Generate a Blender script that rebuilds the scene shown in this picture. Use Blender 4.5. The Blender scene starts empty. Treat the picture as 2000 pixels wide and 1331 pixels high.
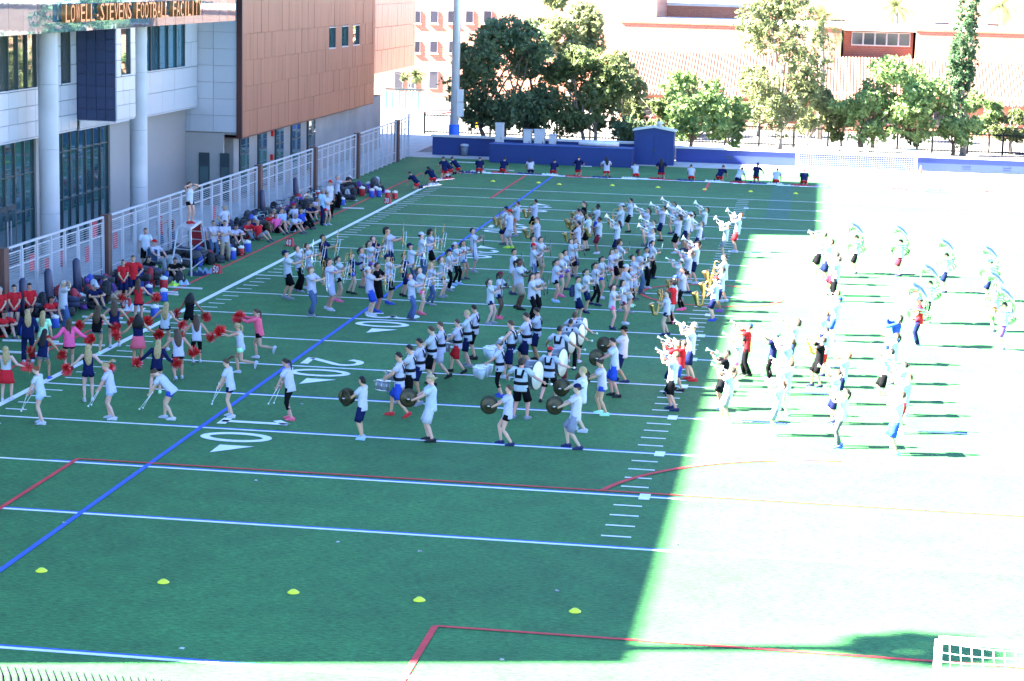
import bpy, math, random
import numpy as np
from mathutils import Vector, Matrix
R = math.radians
sc = bpy.context.scene
C = sc.collection

# ------------------------------------------------------------ camera
F_PX, PITCH, YAW, ROLL = 4069.7, 0.174473, 0.143074, 0.0258175
CAM = Vector((21.8875, -43.1032, 12.0711))
_d = Vector((-math.sin(YAW)*math.cos(PITCH), math.cos(YAW)*math.cos(PITCH), -math.sin(PITCH)))
_r = Vector((math.cos(YAW), math.sin(YAW), 0)); _u = _r.cross(_d)
_r2 = math.cos(ROLL)*_r + math.sin(ROLL)*_u
_u2 = -math.sin(ROLL)*_r + math.cos(ROLL)*_u
cam = bpy.data.cameras.new('camera'); camo = bpy.data.objects.new('camera', cam); C.objects.link(camo)
cam.sensor_fit = 'HORIZONTAL'; cam.sensor_width = 36.0; cam.lens = 36.0*F_PX/2000.0
cam.clip_start = 0.5; cam.clip_end = 3000
camo.matrix_world = Matrix(((_r2.x, _u2.x, -_d.x, CAM.x), (_r2.y, _u2.y, -_d.y, CAM.y), (_r2.z, _u2.z, -_d.z, CAM.z), (0, 0, 0, 1)))
sc.camera = camo

# ------------------------------------------------------------ light
SUN_EL, SUN_AZ = 38.5, 13.0            # shadows run 13 degrees off +X towards +Y
sdir = Vector((math.cos(R(SUN_EL))*math.cos(R(SUN_AZ)), math.cos(R(SUN_EL))*math.sin(R(SUN_AZ)), -math.sin(R(SUN_EL))))
w = bpy.data.worlds.new('World'); sc.world = w; w.use_nodes = True
nt = w.node_tree; bg = nt.nodes['Background']
sky = nt.nodes.new('ShaderNodeTexSky'); sky.sky_type = 'NISHITA'; sky.sun_disc = False
sky.sun_elevation = R(SUN_EL); sky.sun_rotation = math.atan2(-sdir.x, -sdir.y)
sky.altitude = 2400; sky.air_density = 1.0; sky.dust_density = 0.05; sky.ozone_density = 6.5
nt.links.new(sky.outputs[0], bg.inputs[0]); bg.inputs[1].default_value = 0.05
sun = bpy.data.lights.new('sun', 'SUN'); sun.energy = 5.0; sun.angle = R(0.53); sun.color = (1.0, 0.93, 0.80)
suno = bpy.data.objects.new('sun', sun); C.objects.link(suno)
suno.rotation_euler = sdir.to_track_quat('-Z', 'Y').to_euler(); suno.location = (-60, -20, 60)
sc.view_settings.view_transform = 'Standard'; sc.view_settings.look = 'None'
sc.view_settings.exposure = 4.4; sc.view_settings.gamma = 1.0; sc.view_settings.use_curve_mapping = False
sc.render.engine = 'CYCLES'

# ------------------------------------------------------------ pixels of the photograph to rays
def ray(u, v): return _d + _r2*((u-1000)/F_PX) - _u2*((v-665.5)/F_PX)
def pz(u, v, z=0.0):
    q = ray(u, v); return CAM + q*((z-CAM.z)/q.z)
def py(u, v, y):
    q = ray(u, v); return CAM + q*((y-CAM.y)/q.y)
def pX(u, v, x):
    q = ray(u, v); return CAM + q*((x-CAM.x)/q.x)

# ------------------------------------------------------------ materials
MATS = {}
def mat(name, col=(.5, .5, .5), rough=.6, metal=0., var=.0, scale=8., bump=0., bscale=40., objcol=False, spec=.5, sheen=0., stretch=None, trans=0., rnd=0., coat=0., var2=None):
    if name in MATS: return MATS[name]
    m = bpy.data.materials.new(name); m.use_nodes = True; MATS[name] = m
    n = m.node_tree.nodes; l = m.node_tree.links; b = n['Principled BSDF']
    b.inputs['Roughness'].default_value = rough; b.inputs['Metallic'].default_value = metal
    b.inputs['Specular IOR Level'].default_value = spec
    if sheen: b.inputs['Sheen Weight'].default_value = sheen; b.inputs['Sheen Roughness'].default_value = .5
    if trans: b.inputs['Transmission Weight'].default_value = trans
    if coat: b.inputs['Coat Weight'].default_value = coat
    tc = n.new('ShaderNodeTexCoord'); mp = n.new('ShaderNodeMapping'); l.new(tc.outputs['Object'], mp.inputs[0])
    if stretch: mp.inputs['Scale'].default_value = stretch
    src = None
    if objcol:
        oi = n.new('ShaderNodeObjectInfo'); src = oi.outputs['Color']
    else:
        rgb = n.new('ShaderNodeRGB'); rgb.outputs[0].default_value = (*col, 1); src = rgb.outputs[0]
    if rnd:
        oi2 = n.new('ShaderNodeObjectInfo'); mr = n.new('ShaderNodeMapRange')
        mr.inputs['To Min'].default_value = 1-rnd; mr.inputs['To Max'].default_value = 1+rnd
        l.new(oi2.outputs['Random'], mr.inputs['Value'])
        mx = n.new('ShaderNodeVectorMath'); mx.operation = 'SCALE'; l.new(src, mx.inputs[0]); l.new(mr.outputs[0], mx.inputs['Scale']); src = mx.outputs[0]
    if var:
        nz = n.new('ShaderNodeTexNoise'); nz.inputs['Scale'].default_value = scale; nz.inputs['Detail'].default_value = 5
        l.new(mp.outputs[0], nz.inputs['Vector'])
        mr = n.new('ShaderNodeMapRange'); mr.inputs['From Min'].default_value = .3; mr.inputs['From Max'].default_value = .7
        mr.inputs['To Min'].default_value = 1-var; mr.inputs['To Max'].default_value = 1+var
        l.new(nz.outputs['Fac'], mr.inputs['Value'])
        mx = n.new('ShaderNodeVectorMath'); mx.operation = 'SCALE'; l.new(src, mx.inputs[0]); l.new(mr.outputs[0], mx.inputs['Scale']); src = mx.outputs[0]
    l.new(src, b.inputs['Base Color'])
    if bump:
        nb = n.new('ShaderNodeTexNoise'); nb.inputs['Scale'].default_value = bscale; nb.inputs['Detail'].default_value = 3
        l.new(mp.outputs[0], nb.inputs['Vector'])
        bp = n.new('ShaderNodeBump'); bp.inputs['Strength'].default_value = bump; bp.inputs['Distance'].default_value = .02
        l.new(nb.outputs['Fac'], bp.inputs['Height']); l.new(bp.outputs[0], b.inputs['Normal'])
    return m

# ------------------------------------------------------------ mesh building
class MB:
    def __init__(s): s.v = []; s.f = []
    def add(s, vs, fs):
        o = len(s.v); s.v += [tuple(x) for x in vs]; s.f += [tuple(i+o for i in q) for q in fs]; return s
    def box(s, x0, x1, y0, y1, z0, z1):
        return s.add([(x0, y0, z0), (x1, y0, z0), (x1, y1, z0), (x0, y1, z0), (x0, y0, z1), (x1, y0, z1), (x1, y1, z1), (x0, y1, z1)],
                     [(0, 3, 2, 1), (4, 5, 6, 7), (0, 1, 5, 4), (1, 2, 6, 5), (2, 3, 7, 6), (3, 0, 4, 7)])
    def cbox(s, c, d, M=None):
        i = len(s.v); s.box(-d[0]/2, d[0]/2, -d[1]/2, d[1]/2, -d[2]/2, d[2]/2)
        for k in range(i, len(s.v)):
            p = Vector(s.v[k]); p = (M @ p if M else p) + Vector(c); s.v[k] = tuple(p)
        return s
    def loft(s, pts, ra, rb=None, ref=(1, 0, 0), n=10, cap=True, wob=0.):
        pts = [Vector(p) for p in pts]; rb = rb or ra; o = len(s.v); ref = Vector(ref); m = len(pts)
        for i, p in enumerate(pts):
            t = (pts[min(i+1, m-1)]-pts[max(i-1, 0)])
            if t.length < 1e-9: t = Vector((0, 0, 1))
            t.normalize(); a = ref - t*ref.dot(t)
            if a.length < 1e-4: a = Vector((0, 1, 0)) - t*t.y
            if a.length < 1e-4: a = Vector((0, 0, 1))
            a.normalize(); b = t.cross(a)
            for k in range(n):
                th = 2*math.pi*k/n
                q = 1 + (wob*(math.sin(3*th+i*1.9)+.6*math.sin(5*th-i*2.7)) if wob else 0)
                s.v.append(tuple(p + a*(ra[i]*q*math.cos(th)) + b*(rb[i]*q*math.sin(th))))
        for i in range(m-1):
            for k in range(n):
                k2 = (k+1) % n
                s.f.append((o+i*n+k, o+i*n+k2, o+(i+1)*n+k2, o+(i+1)*n+k))
        if cap:
            s.f.append(tuple(o+k for k in reversed(range(n)))); s.f.append(tuple(o+(m-1)*n+k for k in range(n)))
        return s
    def tube(s, pts, r, n=6, cap=True):
        rr = r if isinstance(r, (list, tuple)) else [r]*len(pts)
        return s.loft(pts, list(rr), list(rr), (0.31, 0.17, 0.93), n, cap)
    def bar(s, a, b, w=.05, h=None): # square bar between two points
        a = Vector(a); b = Vector(b); h = h or w; t = (b-a).normalized()
        u = Vector((0, 0, 1)) if abs(t.z) < .9 else Vector((0, 1, 0)); x = t.cross(u).normalized(); y = x.cross(t)
        vs = [p + x*(sx*w/2) + y*(sy*h/2) for p in (a, b) for sx, sy in ((-1, -1), (1, -1), (1, 1), (-1, 1))]
        return s.add(vs, [(0, 1, 2, 3), (7, 6, 5, 4), (0, 4, 5, 1), (1, 5, 6, 2), (2, 6, 7, 3), (3, 7, 4, 0)])
    def lathe(s, prof, c=(0, 0, 0), axis=(0, 0, 1), n=14, cap=True):
        a = Vector(axis).normalized(); pts = [Vector(c)+a*z for r, z in prof]; rr = [max(r, 1e-4) for r, z in prof]
        o = len(s.v); x = a.orthogonal().normalized(); y = a.cross(x)
        for p, r in zip(pts, rr):
            for k in range(n):
                th = 2*math.pi*k/n; s.v.append(tuple(p + x*(r*math.cos(th)) + y*(r*math.sin(th))))
        m = len(prof)
        for i in range(m-1):
            for k in range(n):
                k2 = (k+1) % n; s.f.append((o+i*n+k, o+i*n+k2, o+(i+1)*n+k2, o+(i+1)*n+k))
        if cap:
            s.f.append(tuple(o+k for k in reversed(range(n)))); s.f.append(tuple(o+(m-1)*n+k for k in range(n)))
        return s
    def torus(s, c, R0, r, axis=(0, 0, 1), n=20, m=6, a0=0, a1=2*math.pi):
        a = Vector(axis).normalized(); x = a.orthogonal().normalized(); y = a.cross(x); full = abs(a1-a0-2*math.pi) < 1e-6
        pts = [Vector(c)+x*(R0*math.cos(a0+(a1-a0)*k/n))+y*(R0*math.sin(a0+(a1-a0)*k/n)) for k in range(n+1)]
        return s.tube(pts, r, m, not full)
    def prism(s, poly, z0, z1):   # polygon in xy
        k = len(poly)
        return s.add([(x, y, z0) for x, y in poly]+[(x, y, z1) for x, y in poly],
                     [tuple(reversed(range(k))), tuple(range(k, 2*k))]+[(i, (i+1) % k, k+(i+1) % k, k+i) for i in range(k)])
    def mesh(s, name, smooth=False):
        me = bpy.data.meshes.new(name); me.from_pydata(s.v, [], s.f); me.validate()
        if smooth: me.polygons.foreach_set('use_smooth', [True]*len(me.polygons))
        me.update(); return me

def link(name, me, m=None, parent=None, col=None):
    o = bpy.data.objects.new(name, me); C.objects.link(o)
    if m is not None:
        if not me.materials: me.materials.append(m)
        elif me.materials[0] is not m:
            o.material_slots[0].link = 'OBJECT'; o.material_slots[0].material = m
    if parent is not None: o.parent = parent
    if col is not None: o.color = (*col, 1)
    return o
def obj(name, mb, m, parent=None, smooth=False, col=None): return link(name, mb.mesh(name, smooth), m, parent, col)
def empty(name, loc=(0, 0, 0), rz=0):
    o = bpy.data.objects.new(name, None); C.objects.link(o); o.location = loc; o.rotation_euler = (0, 0, rz); o.empty_display_size = .1; return o
def tag(o, label, cat, group=None):
    o['label'] = label; o['category'] = cat
    if group: o['group'] = group
    return o
def struct(o): o['kind'] = 'structure'; return o
def hx(s): # sRGB hex to linear
    s = s.lstrip('#'); out = []
    for i in (0, 2, 4):
        c = int(s[i:i+2], 16)/255; out.append(c/12.92 if c <= .04045 else ((c+.055)/1.055)**2.4)
    return tuple(out)
YD = 0.9144
# ============================================================ ground, field, markings
M_turf = mat('turf', (.026, .142, .033), .75, var=.16, scale=1.1, bump=.9, bscale=26., sheen=.06, stretch=(1, 1, 1), spec=.1)
# finer blade grain and broad wear on top of the turf colour
def turf_grain(m):
    n = m.node_tree.nodes; l = m.node_tree.links; b = n['Principled BSDF']
    src = b.inputs['Base Color'].links[0].from_socket
    tc = n.new('ShaderNodeTexCoord'); mp = n.new('ShaderNodeMapping'); mp.inputs['Scale'].default_value = (6, 17, 6); l.new(tc.outputs['Object'], mp.inputs[0])
    nz = n.new('ShaderNodeTexNoise'); nz.inputs['Scale'].default_value = 1.; nz.inputs['Detail'].default_value = 6; nz.inputs['Roughness'].default_value = .75
    l.new(mp.outputs[0], nz.inputs['Vector'])
    mr = n.new('ShaderNodeMapRange'); mr.inputs['From Min'].default_value = .3; mr.inputs['From Max'].default_value = .7; mr.inputs['To Min'].default_value = .3; mr.inputs['To Max'].default_value = 1.7
    l.new(nz.outputs['Fac'], mr.inputs['Value'])
    mx = n.new('ShaderNodeVectorMath'); mx.operation = 'SCALE'; l.new(src, mx.inputs[0]); l.new(mr.outputs[0], mx.inputs['Scale']); l.new(mx.outputs[0], b.inputs['Base Color'])
turf_grain(M_turf)
def turf_bands(m):   # pile laid in alternating directions every five yards, and broad worn areas
    n = m.node_tree.nodes; l = m.node_tree.links; b = n['Principled BSDF']; src = b.inputs['Base Color'].links[0].from_socket
    tc = n.new('ShaderNodeTexCoord'); sp = n.new('ShaderNodeSeparateXYZ'); l.new(tc.outputs['Object'], sp.inputs[0])
    a = n.new('ShaderNodeMath'); a.operation = 'MULTIPLY'; a.inputs[1].default_value = math.pi/4.572; l.new(sp.outputs['Y'], a.inputs[0])
    sn = n.new('ShaderNodeMath'); sn.operation = 'SINE'; l.new(a.outputs[0], sn.inputs[0])
    mr = n.new('ShaderNodeMapRange'); mr.inputs['From Min'].default_value = -.15; mr.inputs['From Max'].default_value = .15; mr.inputs['To Min'].default_value = .955; mr.inputs['To Max'].default_value = 1.045; l.new(sn.outputs[0], mr.inputs['Value'])
    nz = n.new('ShaderNodeTexNoise'); nz.inputs['Scale'].default_value = .12; nz.inputs['Detail'].default_value = 4; l.new(tc.outputs['Object'], nz.inputs['Vector'])
    m2 = n.new('ShaderNodeMapRange'); m2.inputs['From Min'].default_value = .3; m2.inputs['From Max'].default_value = .7; m2.inputs['To Min'].default_value = .86; m2.inputs['To Max'].default_value = 1.14; l.new(nz.outputs['Fac'], m2.inputs['Value'])
    mu = n.new('ShaderNodeMath'); mu.operation = 'MULTIPLY'; l.new(mr.outputs[0], mu.inputs[0]); l.new(m2.outputs[0], mu.inputs[1])
    mx = n.new('ShaderNodeVectorMath'); mx.operation = 'SCALE'; l.new(src, mx.inputs[0]); l.new(mu.outputs[0], mx.inputs['Scale']); l.new(mx.outputs[0], b.inputs['Base Color'])
turf_bands(M_turf)
M_conc = mat('pale_concrete', (.42, .41, .39), .85, var=.12, scale=1.5, bump=.2, bscale=30)
M_asph = mat('paving', (.15, .145, .14), .9, var=.15, scale=.6, bump=.2, bscale=20)
struct(obj('ground', MB().box(-400, 500, -300, 900, -.6, -.05), M_asph))
turf = struct(obj('turf_field', MB().box(-4.9, 58, -16.5, 91.6, -.04, 0), M_turf))
path = struct(obj('walkway', MB().box(-14, -4.92, -30, 110, -.049, .02), M_conc))
strip = struct(obj('concrete_path', MB().box(-4.9, 58, 91.62, 95.2, -.045, .03), M_conc))
M_white = mat('line_white', (.74, .76, .76), .8, var=.1, scale=3, bump=.5, bscale=30, sheen=.05)
M_lblue = mat('line_blue', (.03, .10, .52), .8, var=.12, scale=3, bump=.5, bscale=30)
M_lred = mat('line_red', (.62, .035, .035), .8, var=.15, scale=3, bump=.5, bscale=30)
def sheet(name, poly, m, z=.004, parent=turf):
    k = len(poly); mb = MB().add([(x, y, z) for x, y in poly], [tuple(range(k))]); return obj(name, mb, m, parent)
def rect(name, x0, x1, y0, y1, m, z=.004): return sheet(name, [(x0, y0), (x1, y0), (x1, y1), (x0, y1)], m, z)
W = 48.77
NEAR, FAR = -10, 90
for k in range(-2, 19):
    Y = k*5*YD
    if k in (-1, 17): continue
    end = k in (-2, 18)
    rect('yard_line', .0, W, Y-.065, Y+.06, M_white, .008)
    if -2 <= k <= 9 and k != -1: rect('yard_line_edge', 3.6 if k < 2 else 4.8, W, Y+.058, Y+(.15 if k < 4 else .10), M_lblue, .006)
rect('sideline', -.16, 0.06, NEAR*YD, FAR*YD, M_white, .010)
tick = MB().add([(-.33, -.05, 0), (.33, -.05, 0), (.33, .05, 0), (-.33, .05, 0)], [(0, 1, 2, 3)]).mesh('tick'); tick.materials.append(M_white)
def tick_at(x, y, s=1.0):
    o = link('hash_mark', tick, None, turf); o.location = (x, y, .009); o.scale = (s, 1, 1)
for k in range(1, 80):
    if k % 5 == 0: continue
    tick_at(18.288-.33, k*YD); tick_at(.45+.15, k*YD, .9)
sq = MB().add([(-.13, -.28, 0), (.13, -.28, 0), (.13, .28, 0), (-.13, .28, 0)], [(0, 1, 2, 3)]).mesh('square'); sq.materials.append(M_white)
for k in range(1, 16):
    o = link('hash_square', sq, None, turf); o.location = (18.27, k*5*YD, .012)
# soccer touch line (blue) and red hockey/lacrosse marks
def strip_line(name, a, b, wd, m, z):
    a = Vector(a); b = Vector(b); t = (b-a).normalized(); q = Vector((-t.y, t.x))*wd/2
    return sheet(name, [tuple(a+q), tuple(a-q), tuple(b-q), tuple(b+q)], m, z)
bl = [pz(0, 1106), pz(150, 1000), pz(560, 712), pz(720, 602), pz(1090, 345)]
xb = sum(p.x for p in bl)/len(bl)
strip_line('touchline', (xb, -14.5), (xb, 83.0), .13, M_lblue, .013)
A = pz(152, 897); B = pz(-20, 1006)
strip_line('red_line', (A.x, A.y), (A.x, A.y-7.0), .12, M_lred, .016)
strip_line('red_line', (A.x, A.y), (W, A.y), .10, M_lred, .015)
A2 = pz(850, 1224); strip_line('red_line', (A2.x, A2.y), (A2.x, -16), .13, M_lred, .016)
strip_line('red_line', (A2.x, A2.y), (34, A2.y), .10, M_lred, .015)
A3 = pz(958, 388); strip_line('red_line', (A3.x, A3.y), (A3.x, 82.0), .14, M_lred, .016)
A4 = pz(1377, 372); strip_line('red_line', (A4.x, A4.y-.8), (A4.x, 82.0), .14, M_lred, .016)
strip_line('red_line', (-1.75, 12), (-1.75, 81), .12, M_lred, .012)
def arc(name, cx, cy, r, a0, a1, wd, m, z, n=40):
    ps = [(cx+q*math.cos(a), cy+q*math.sin(a)) for q, rng in ((r-wd/2, range(n+1)), (r+wd/2, range(n, -1, -1))) for a in [a0+(a1-a0)*k/n for k in rng]]
    mb = MB(); mb.add([(x, y, z) for x, y in ps], [(i, i+1, 2*n-i, 2*n+1-i) for i in range(n)]); return obj(name, mb, m, turf)
cc = pz(1390, 580); c0 = pz(1248, 580); arc('centre_circle', cc.x, cc.y+.3, abs(cc.x-c0.x), 0, 2*math.pi, .14, M_lred, .017, 72)
g0 = pz(1178, 959); g1 = pz(1345, 930); arc('red_arc', g0.x+6.2, g0.y-1.9, 6.5, R(163), R(95), .14, M_lred, .018)
cw = pz(1520, 415); rect('faint_blue_mark', cw.x-.6, cw.x+.6, cw.y-3, cw.y+16, mat('worn_blue_turf', (.022, .125, .06), .8, var=.2, scale=2, bump=.5, bscale=30), .005)
# field numbers: feet towards the near sideline
def stroke(pts, wd):
    out = []; n = len(pts); L = []; Rr = []
    for i, p in enumerate(pts):
        a = Vector(pts[max(i-1, 0)]); b = Vector(pts[min(i+1, n-1)]); t = (b-a).normalized(); q = Vector((-t.y, t.x))*(wd/2)
        L.append(tuple(Vector(p)+q)); Rr.append(tuple(Vector(p)-q))
    return L, Rr
def digit(ch):   # returns quads in a box 1 wide 1.5 high, x right y up
    P = []
    if ch == '1': P = [[(.5, .0), (.5, 1.5)], [(.2, .06), (.8, .06)], [(.52, 1.46), (.18, 1.16)]]
    if ch == '0': P = [[(.5+.36*math.cos(a), .75+.68*math.sin(a)) for a in [2*math.pi*k/24 for k in range(25)]]]
    if ch == '2': P = [[(.12, 1.12)]+[(.5+.36*math.cos(a), 1.08+.36*math.sin(a)) for a in [R(165-k*22) for k in range(10)]]+[(.12, .1)], [(.06, .08), (.92, .08)]]
    if ch == '3': P = [[(.5+.34*math.cos(a), 1.1+.34*math.sin(a)) for a in [R(160-k*25) for k in range(11)]], [(.5+.38*math.cos(a), .42+.38*math.sin(a)) for a in [R(85-k*26) for k in range(11)]]]
    if ch == '4': P = [[(.68, 0), (.68, 1.5)], [(.66, 1.46), (.08, .45)], [(.05, .45), (.95, .45)]]
    if ch == '5': P = [[(.88, 1.42), (.2, 1.42)], [(.22, 1.45), (.18, .85)], [(.16, .86)]+[(.48+.38*math.cos(a), .45+.42*math.sin(a)) for a in [R(110-k*26) for k in range(11)]]]
    return P
def field_number(x, y, ch, flip_dir=1):
    mb = MB()
    for P in digit(ch):
        L, Q = stroke(P, .2); n = len(P)
        # number's up axis points to +X (away from the near sideline), its right axis towards -Y
        f = lambda p: (x+p[1]*1.22, y-(p[0]-.5)*1.22*flip_dir, .014)
        mb.add([f(p) for p in L]+[f(p) for p in Q], [(i, i+1, n+i+1, n+i) for i in range(n-1)])
    return obj('field_number', mb, M_white, turf)
for k, s, ar in ((10, '10', -1), (20, '20', -1), (30, '30', -1), (40, '40', 0), (50, '30', 1), (60, '20', 1), (70, '10', 1)):
    Y = k*YD
    field_number(6.40, Y+.92, s[0]); field_number(6.40, Y-.92, s[1])
    if ar: sheet('arrow', [(7.15, Y+ar*1.85), (7.15, Y+ar*2.75), (8.05, Y+ar*1.85)] if ar > 0 else [(7.15, Y-1.85), (8.05, Y-1.85), (7.15, Y-2.75)], M_white, .014)
    o1, o2 = field_number(W-8.23, Y+.92, s[1]), field_number(W-8.23, Y-.92, s[0])
# dotted squares printed around midfield in the sun
# flat disc cones
M_cone = mat('cone_yellow', (.74, .78, .03), .45)
cone_me = MB().lathe([(.12, 0), (.12, .010), (.045, .065), (.03, .065), (.025, .045)], n=16).mesh('disc_cone', True); cone_me.materials.append(M_cone)
for i, (u, v) in enumerate([(81, 1116), (319, 1138), (573, 1158), (819, 1173), (1123, 1195)]):
    o = link('disc_cone', cone_me); o.location = pz(u, v, .004); tag(o, 'yellow disc cone on the shaded turf of the near end zone', 'cone', 'yellow disc cones in the near end zone')
for (u, v) in [(963, 355), (1052, 358), (1092, 361), (1196, 363), (1285, 367), (1376, 371), (1466, 375), (1554, 379)]:
    o = link('disc_cone', cone_me); o.location = pz(u, v, .004); o.scale = (1.2, 1.2, 1.2); tag(o, 'small yellow disc cone on the turf before the kneeling flag line', 'cone', 'yellow disc cones before the flag line')
# ============================================================ helpers for built things in world coordinates
UB = {}
def ubox(name, m, parent, x0, x1, y0, y1, z0, z1, col=None):
    me = UB.get(m.name)
    if me is None:
        me = MB().box(-.5, .5, -.5, .5, -.5, .5).mesh('block'); me.materials.append(m); UB[m.name] = me
    o = bpy.data.objects.new(name, me); C.objects.link(o)
    o.location = ((x0+x1)/2, (y0+y1)/2, (z0+z1)/2); o.scale = (abs(x1-x0), abs(y1-y0), abs(z1-z0))
    if parent is not None: o.parent = parent; o.matrix_parent_inverse = Matrix.Translation(parent.location).inverted() if parent.type == 'EMPTY' else Matrix.Identity(4)
    if col: o.color = (*col, 1)
    return o
def ch(name, mb, m, parent, smooth=False, col=None):
    o = obj(name, mb, m, parent, smooth, col)
    if parent.type == 'EMPTY': o.matrix_parent_inverse = Matrix.Translation(parent.location).inverted()
    return o
rng = random.Random(7)
# ------------------------------------------------------------ materials
M_panel = mat('white_metal_panel', (.44, .46, .50), .35, .2, rnd=.05)
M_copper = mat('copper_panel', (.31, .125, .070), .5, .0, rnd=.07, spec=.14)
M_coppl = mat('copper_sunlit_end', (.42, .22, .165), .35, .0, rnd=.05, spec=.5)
M_coppd = mat('copper_edge', (.09, .035, .03), .45, .6)
M_navy = mat('navy_panel', (.02, .035, .09), .4, .2, rnd=.08)
M_cast = mat('cast_concrete', (.27, .255, .24), .85, var=.14, scale=.7, bump=.25, bscale=14, rnd=.05)
M_col = mat('column_concrete', (.43, .43, .44), .7, var=.1, scale=.8, bump=.15, bscale=14)
M_glass = mat('facade_glass', (.02, .075, .085), .03, .0, spec=1.0, rnd=.25, coat=1.0)
M_glassb = mat('mirror_glass', (.10, .30, .42), .02, .75, rnd=.12, bump=.12, bscale=1.2, spec=1.0)
M_mull = mat('mullion', (.03, .05, .06), .4, .3)
M_roof = mat('roof_membrane', (.55, .54, .52), .8, var=.1, scale=.3)
M_letter = mat('sign_letter', (.55, .20, .06), .35, .6)

fac = empty('football_facility', (-9, 40, 0)); tag(fac, 'large facility building with copper cladding, white panels and a glass sign band beside the turf', 'building')
# core masses (behind the cladding)
core = MB()
core.box(-40, -10.6, -13.5, 59.4, 0, 20.9)            # near mass
core.box(-40, -7.25, 59.7, 91.2, 3.62, 19.4)          # copper mass
core.box(-40, -7.9, 61.2, 97.6, 0, 3.6)               # ground floor under the copper
core.box(-40, -9.0, -13.5, 31, 5.4, 20.9)
core.box(-40, -9.4, 29.0, 59.4, 9.6, 20.9)
ch('wall', core, M_cast, fac)
up = MB(); up.box(-30, -7.0, -13.5, 51.0, 11.4, 21.27); up.box(-30, -7.0, 51.02, 77.9, 11.4, 23.8); up.box(-30, -7.0, 77.92, 91.25, 11.4, 19.75)
ch('upper_storey', up, M_panel, fac)
# concrete under the white volume, ground floor
def wallX(name, x, y0, y1, z0, z1, m, th=.2): return ubox(name, m, fac, x-th, x, y0, y1, z0, z1)
for (a, b) in ((38.1, 39.4), (47.1, 51.0)): wallX('concrete_pier', -9.6, a, b, 0, 5.3, M_cast, .9)
wallX('concrete_wall', -9.9, 51.05, 59.4, 0, 5.2, M_cast, .3)
ubox('concrete_wall', M_cast, fac, -13, -7.95, 59.45, 59.68, 0, 3.7)
# glazing bays at ground level
def glazing(y0, y1, z0, z1, x, nm, rows, m=None):
    m = m or M_glass; dy = (y1-y0)/nm; zs = [z0]+[z0+(z1-z0)*r for r in rows]+[z1]
    for i in range(nm):
        for k in range(len(zs)-1): ubox('pane', m, fac, x-.03, x, y0+dy*i+.035, y0+dy*(i+1)-.035, zs[k]+.03, zs[k+1]-.03)
    for i in range(nm+1): ubox('mullion', M_mull, fac, x-.06, x+.07, y0+dy*i-.035, y0+dy*i+.035, z0, z1)
    for z in zs: ubox('mullion', M_mull, fac, x-.055, x+.06, y0, y1, z-.03, z+.03)
glazing(33.0, 38.05, 0, 5.0, -9.75, 5, (.42, .72)); glazing(39.45, 47.05, 0, 5.3, -9.75, 8, (.4, .78))
# double door with long pulls
for a in (34.1, 35.1):
    d = ubox('door', M_mull, fac, -9.74, -9.66, a, a+.96, .02, 2.5); ubox('door_glass', M_glass, fac, -9.655, -9.65, a+.14, a+.82, .25, 2.3)
for a in (34.9, 35.25): ubox('door_handle', M_panel, fac, -9.6, -9.56, a, a+.04, .7, 1.9)
# round columns
for (y, x) in ((34.3, -7.6), (45.1, -7.6)):
    ch('column', MB().lathe([(.385, 0), (.385, 9.45)], (x, y, 0), n=28, cap=False), M_col, fac, True)
    for z in (2.4, 4.9, 7.4): ch('column_joint', MB().torus((x, y, z), .386, .008, n=28, m=4), M_cast, fac, True)
def panel_grid(x, y0, y1, z0, z1, ny, nz, m, holes=(), g=.018, name='panel', th=.06):
    dy = (y1-y0)/ny; dz = (z1-z0)/nz
    for i in range(ny):
        for k in range(nz):
            a, b, c, d = y0+i*dy, y0+(i+1)*dy, z0+k*dz, z0+(k+1)*dz
            if any(a < h[1]-.05 and b > h[0]+.05 and c < h[3]-.05 and d > h[2]+.05 for h in holes): continue
            ubox(name, m, fac, x-th, x+rng.uniform(-.006, .006), a+g/2, b-g/2, c+g/2, d-g/2)
def panel_gridY(y, x0, x1, z0, z1, nx, nz, m, g=.018, name='panel'):
    dx = (x1-x0)/nx; dz = (z1-z0)/nz
    for i in range(nx):
        for k in range(nz): ubox(name, m, fac, x0+i*dx+g/2, x0+(i+1)*dx-g/2, y+rng.uniform(-.006, .006), y+.06, z0+k*dz+g/2, z0+(k+1)*dz-g/2)
def windowX(x, y0, y1, z0, z1, n=1, m=None, fr=True, depth=.10):
    dy = (y1-y0)/n
    for i in range(n): ubox('window_pane', m or M_glassb, fac, x-depth-.03, x-depth, y0+i*dy+.03, y0+(i+1)*dy-.03, z0+.03, z1-.03)
    for i in range(n+1): ubox('window_frame', M_mull, fac, x-depth-.05, x-.01, y0+i*dy-.03, y0+i*dy+.03, z0, z1)
    ubox('window_frame', M_panel, fac, x-depth-.05, x+.02, y0, y1, z0-.06, z0); ubox('window_frame', M_panel, fac, x-depth-.05, x+.02, y0, y1, z1, z1+.05)
# white volume V1a (recessed) with tall windows
ubox('soffit', M_panel, fac, -10.7, -8.52, 15, 39.9, 5.2, 5.26)
panel_grid(-8.5, 27.0, 39.9, 5.27, 7.12, 14, 3, M_panel)
for a_, b_, n_ in ((27.0, 31.6, 4), (35.55, 38.1, 3), (39.25, 39.9, 1)): panel_grid(-8.5, a_, b_, 7.13, 9.5, n_, 3, M_panel)
M_win = mat('window_mirror', (.22, .26, .24), .02, .85, spec=1.0, bump=.06, bscale=1.5)
windowX(-8.5, 31.65, 35.5, 7.2, 9.42, 4, M_win); windowX(-8.5, 38.16, 39.2, 7.2, 9.42, 1, M_win)
ubox('backing', M_mull, fac, -9.2, -8.7, 27, 39.9, 5.3, 9.5)
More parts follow.
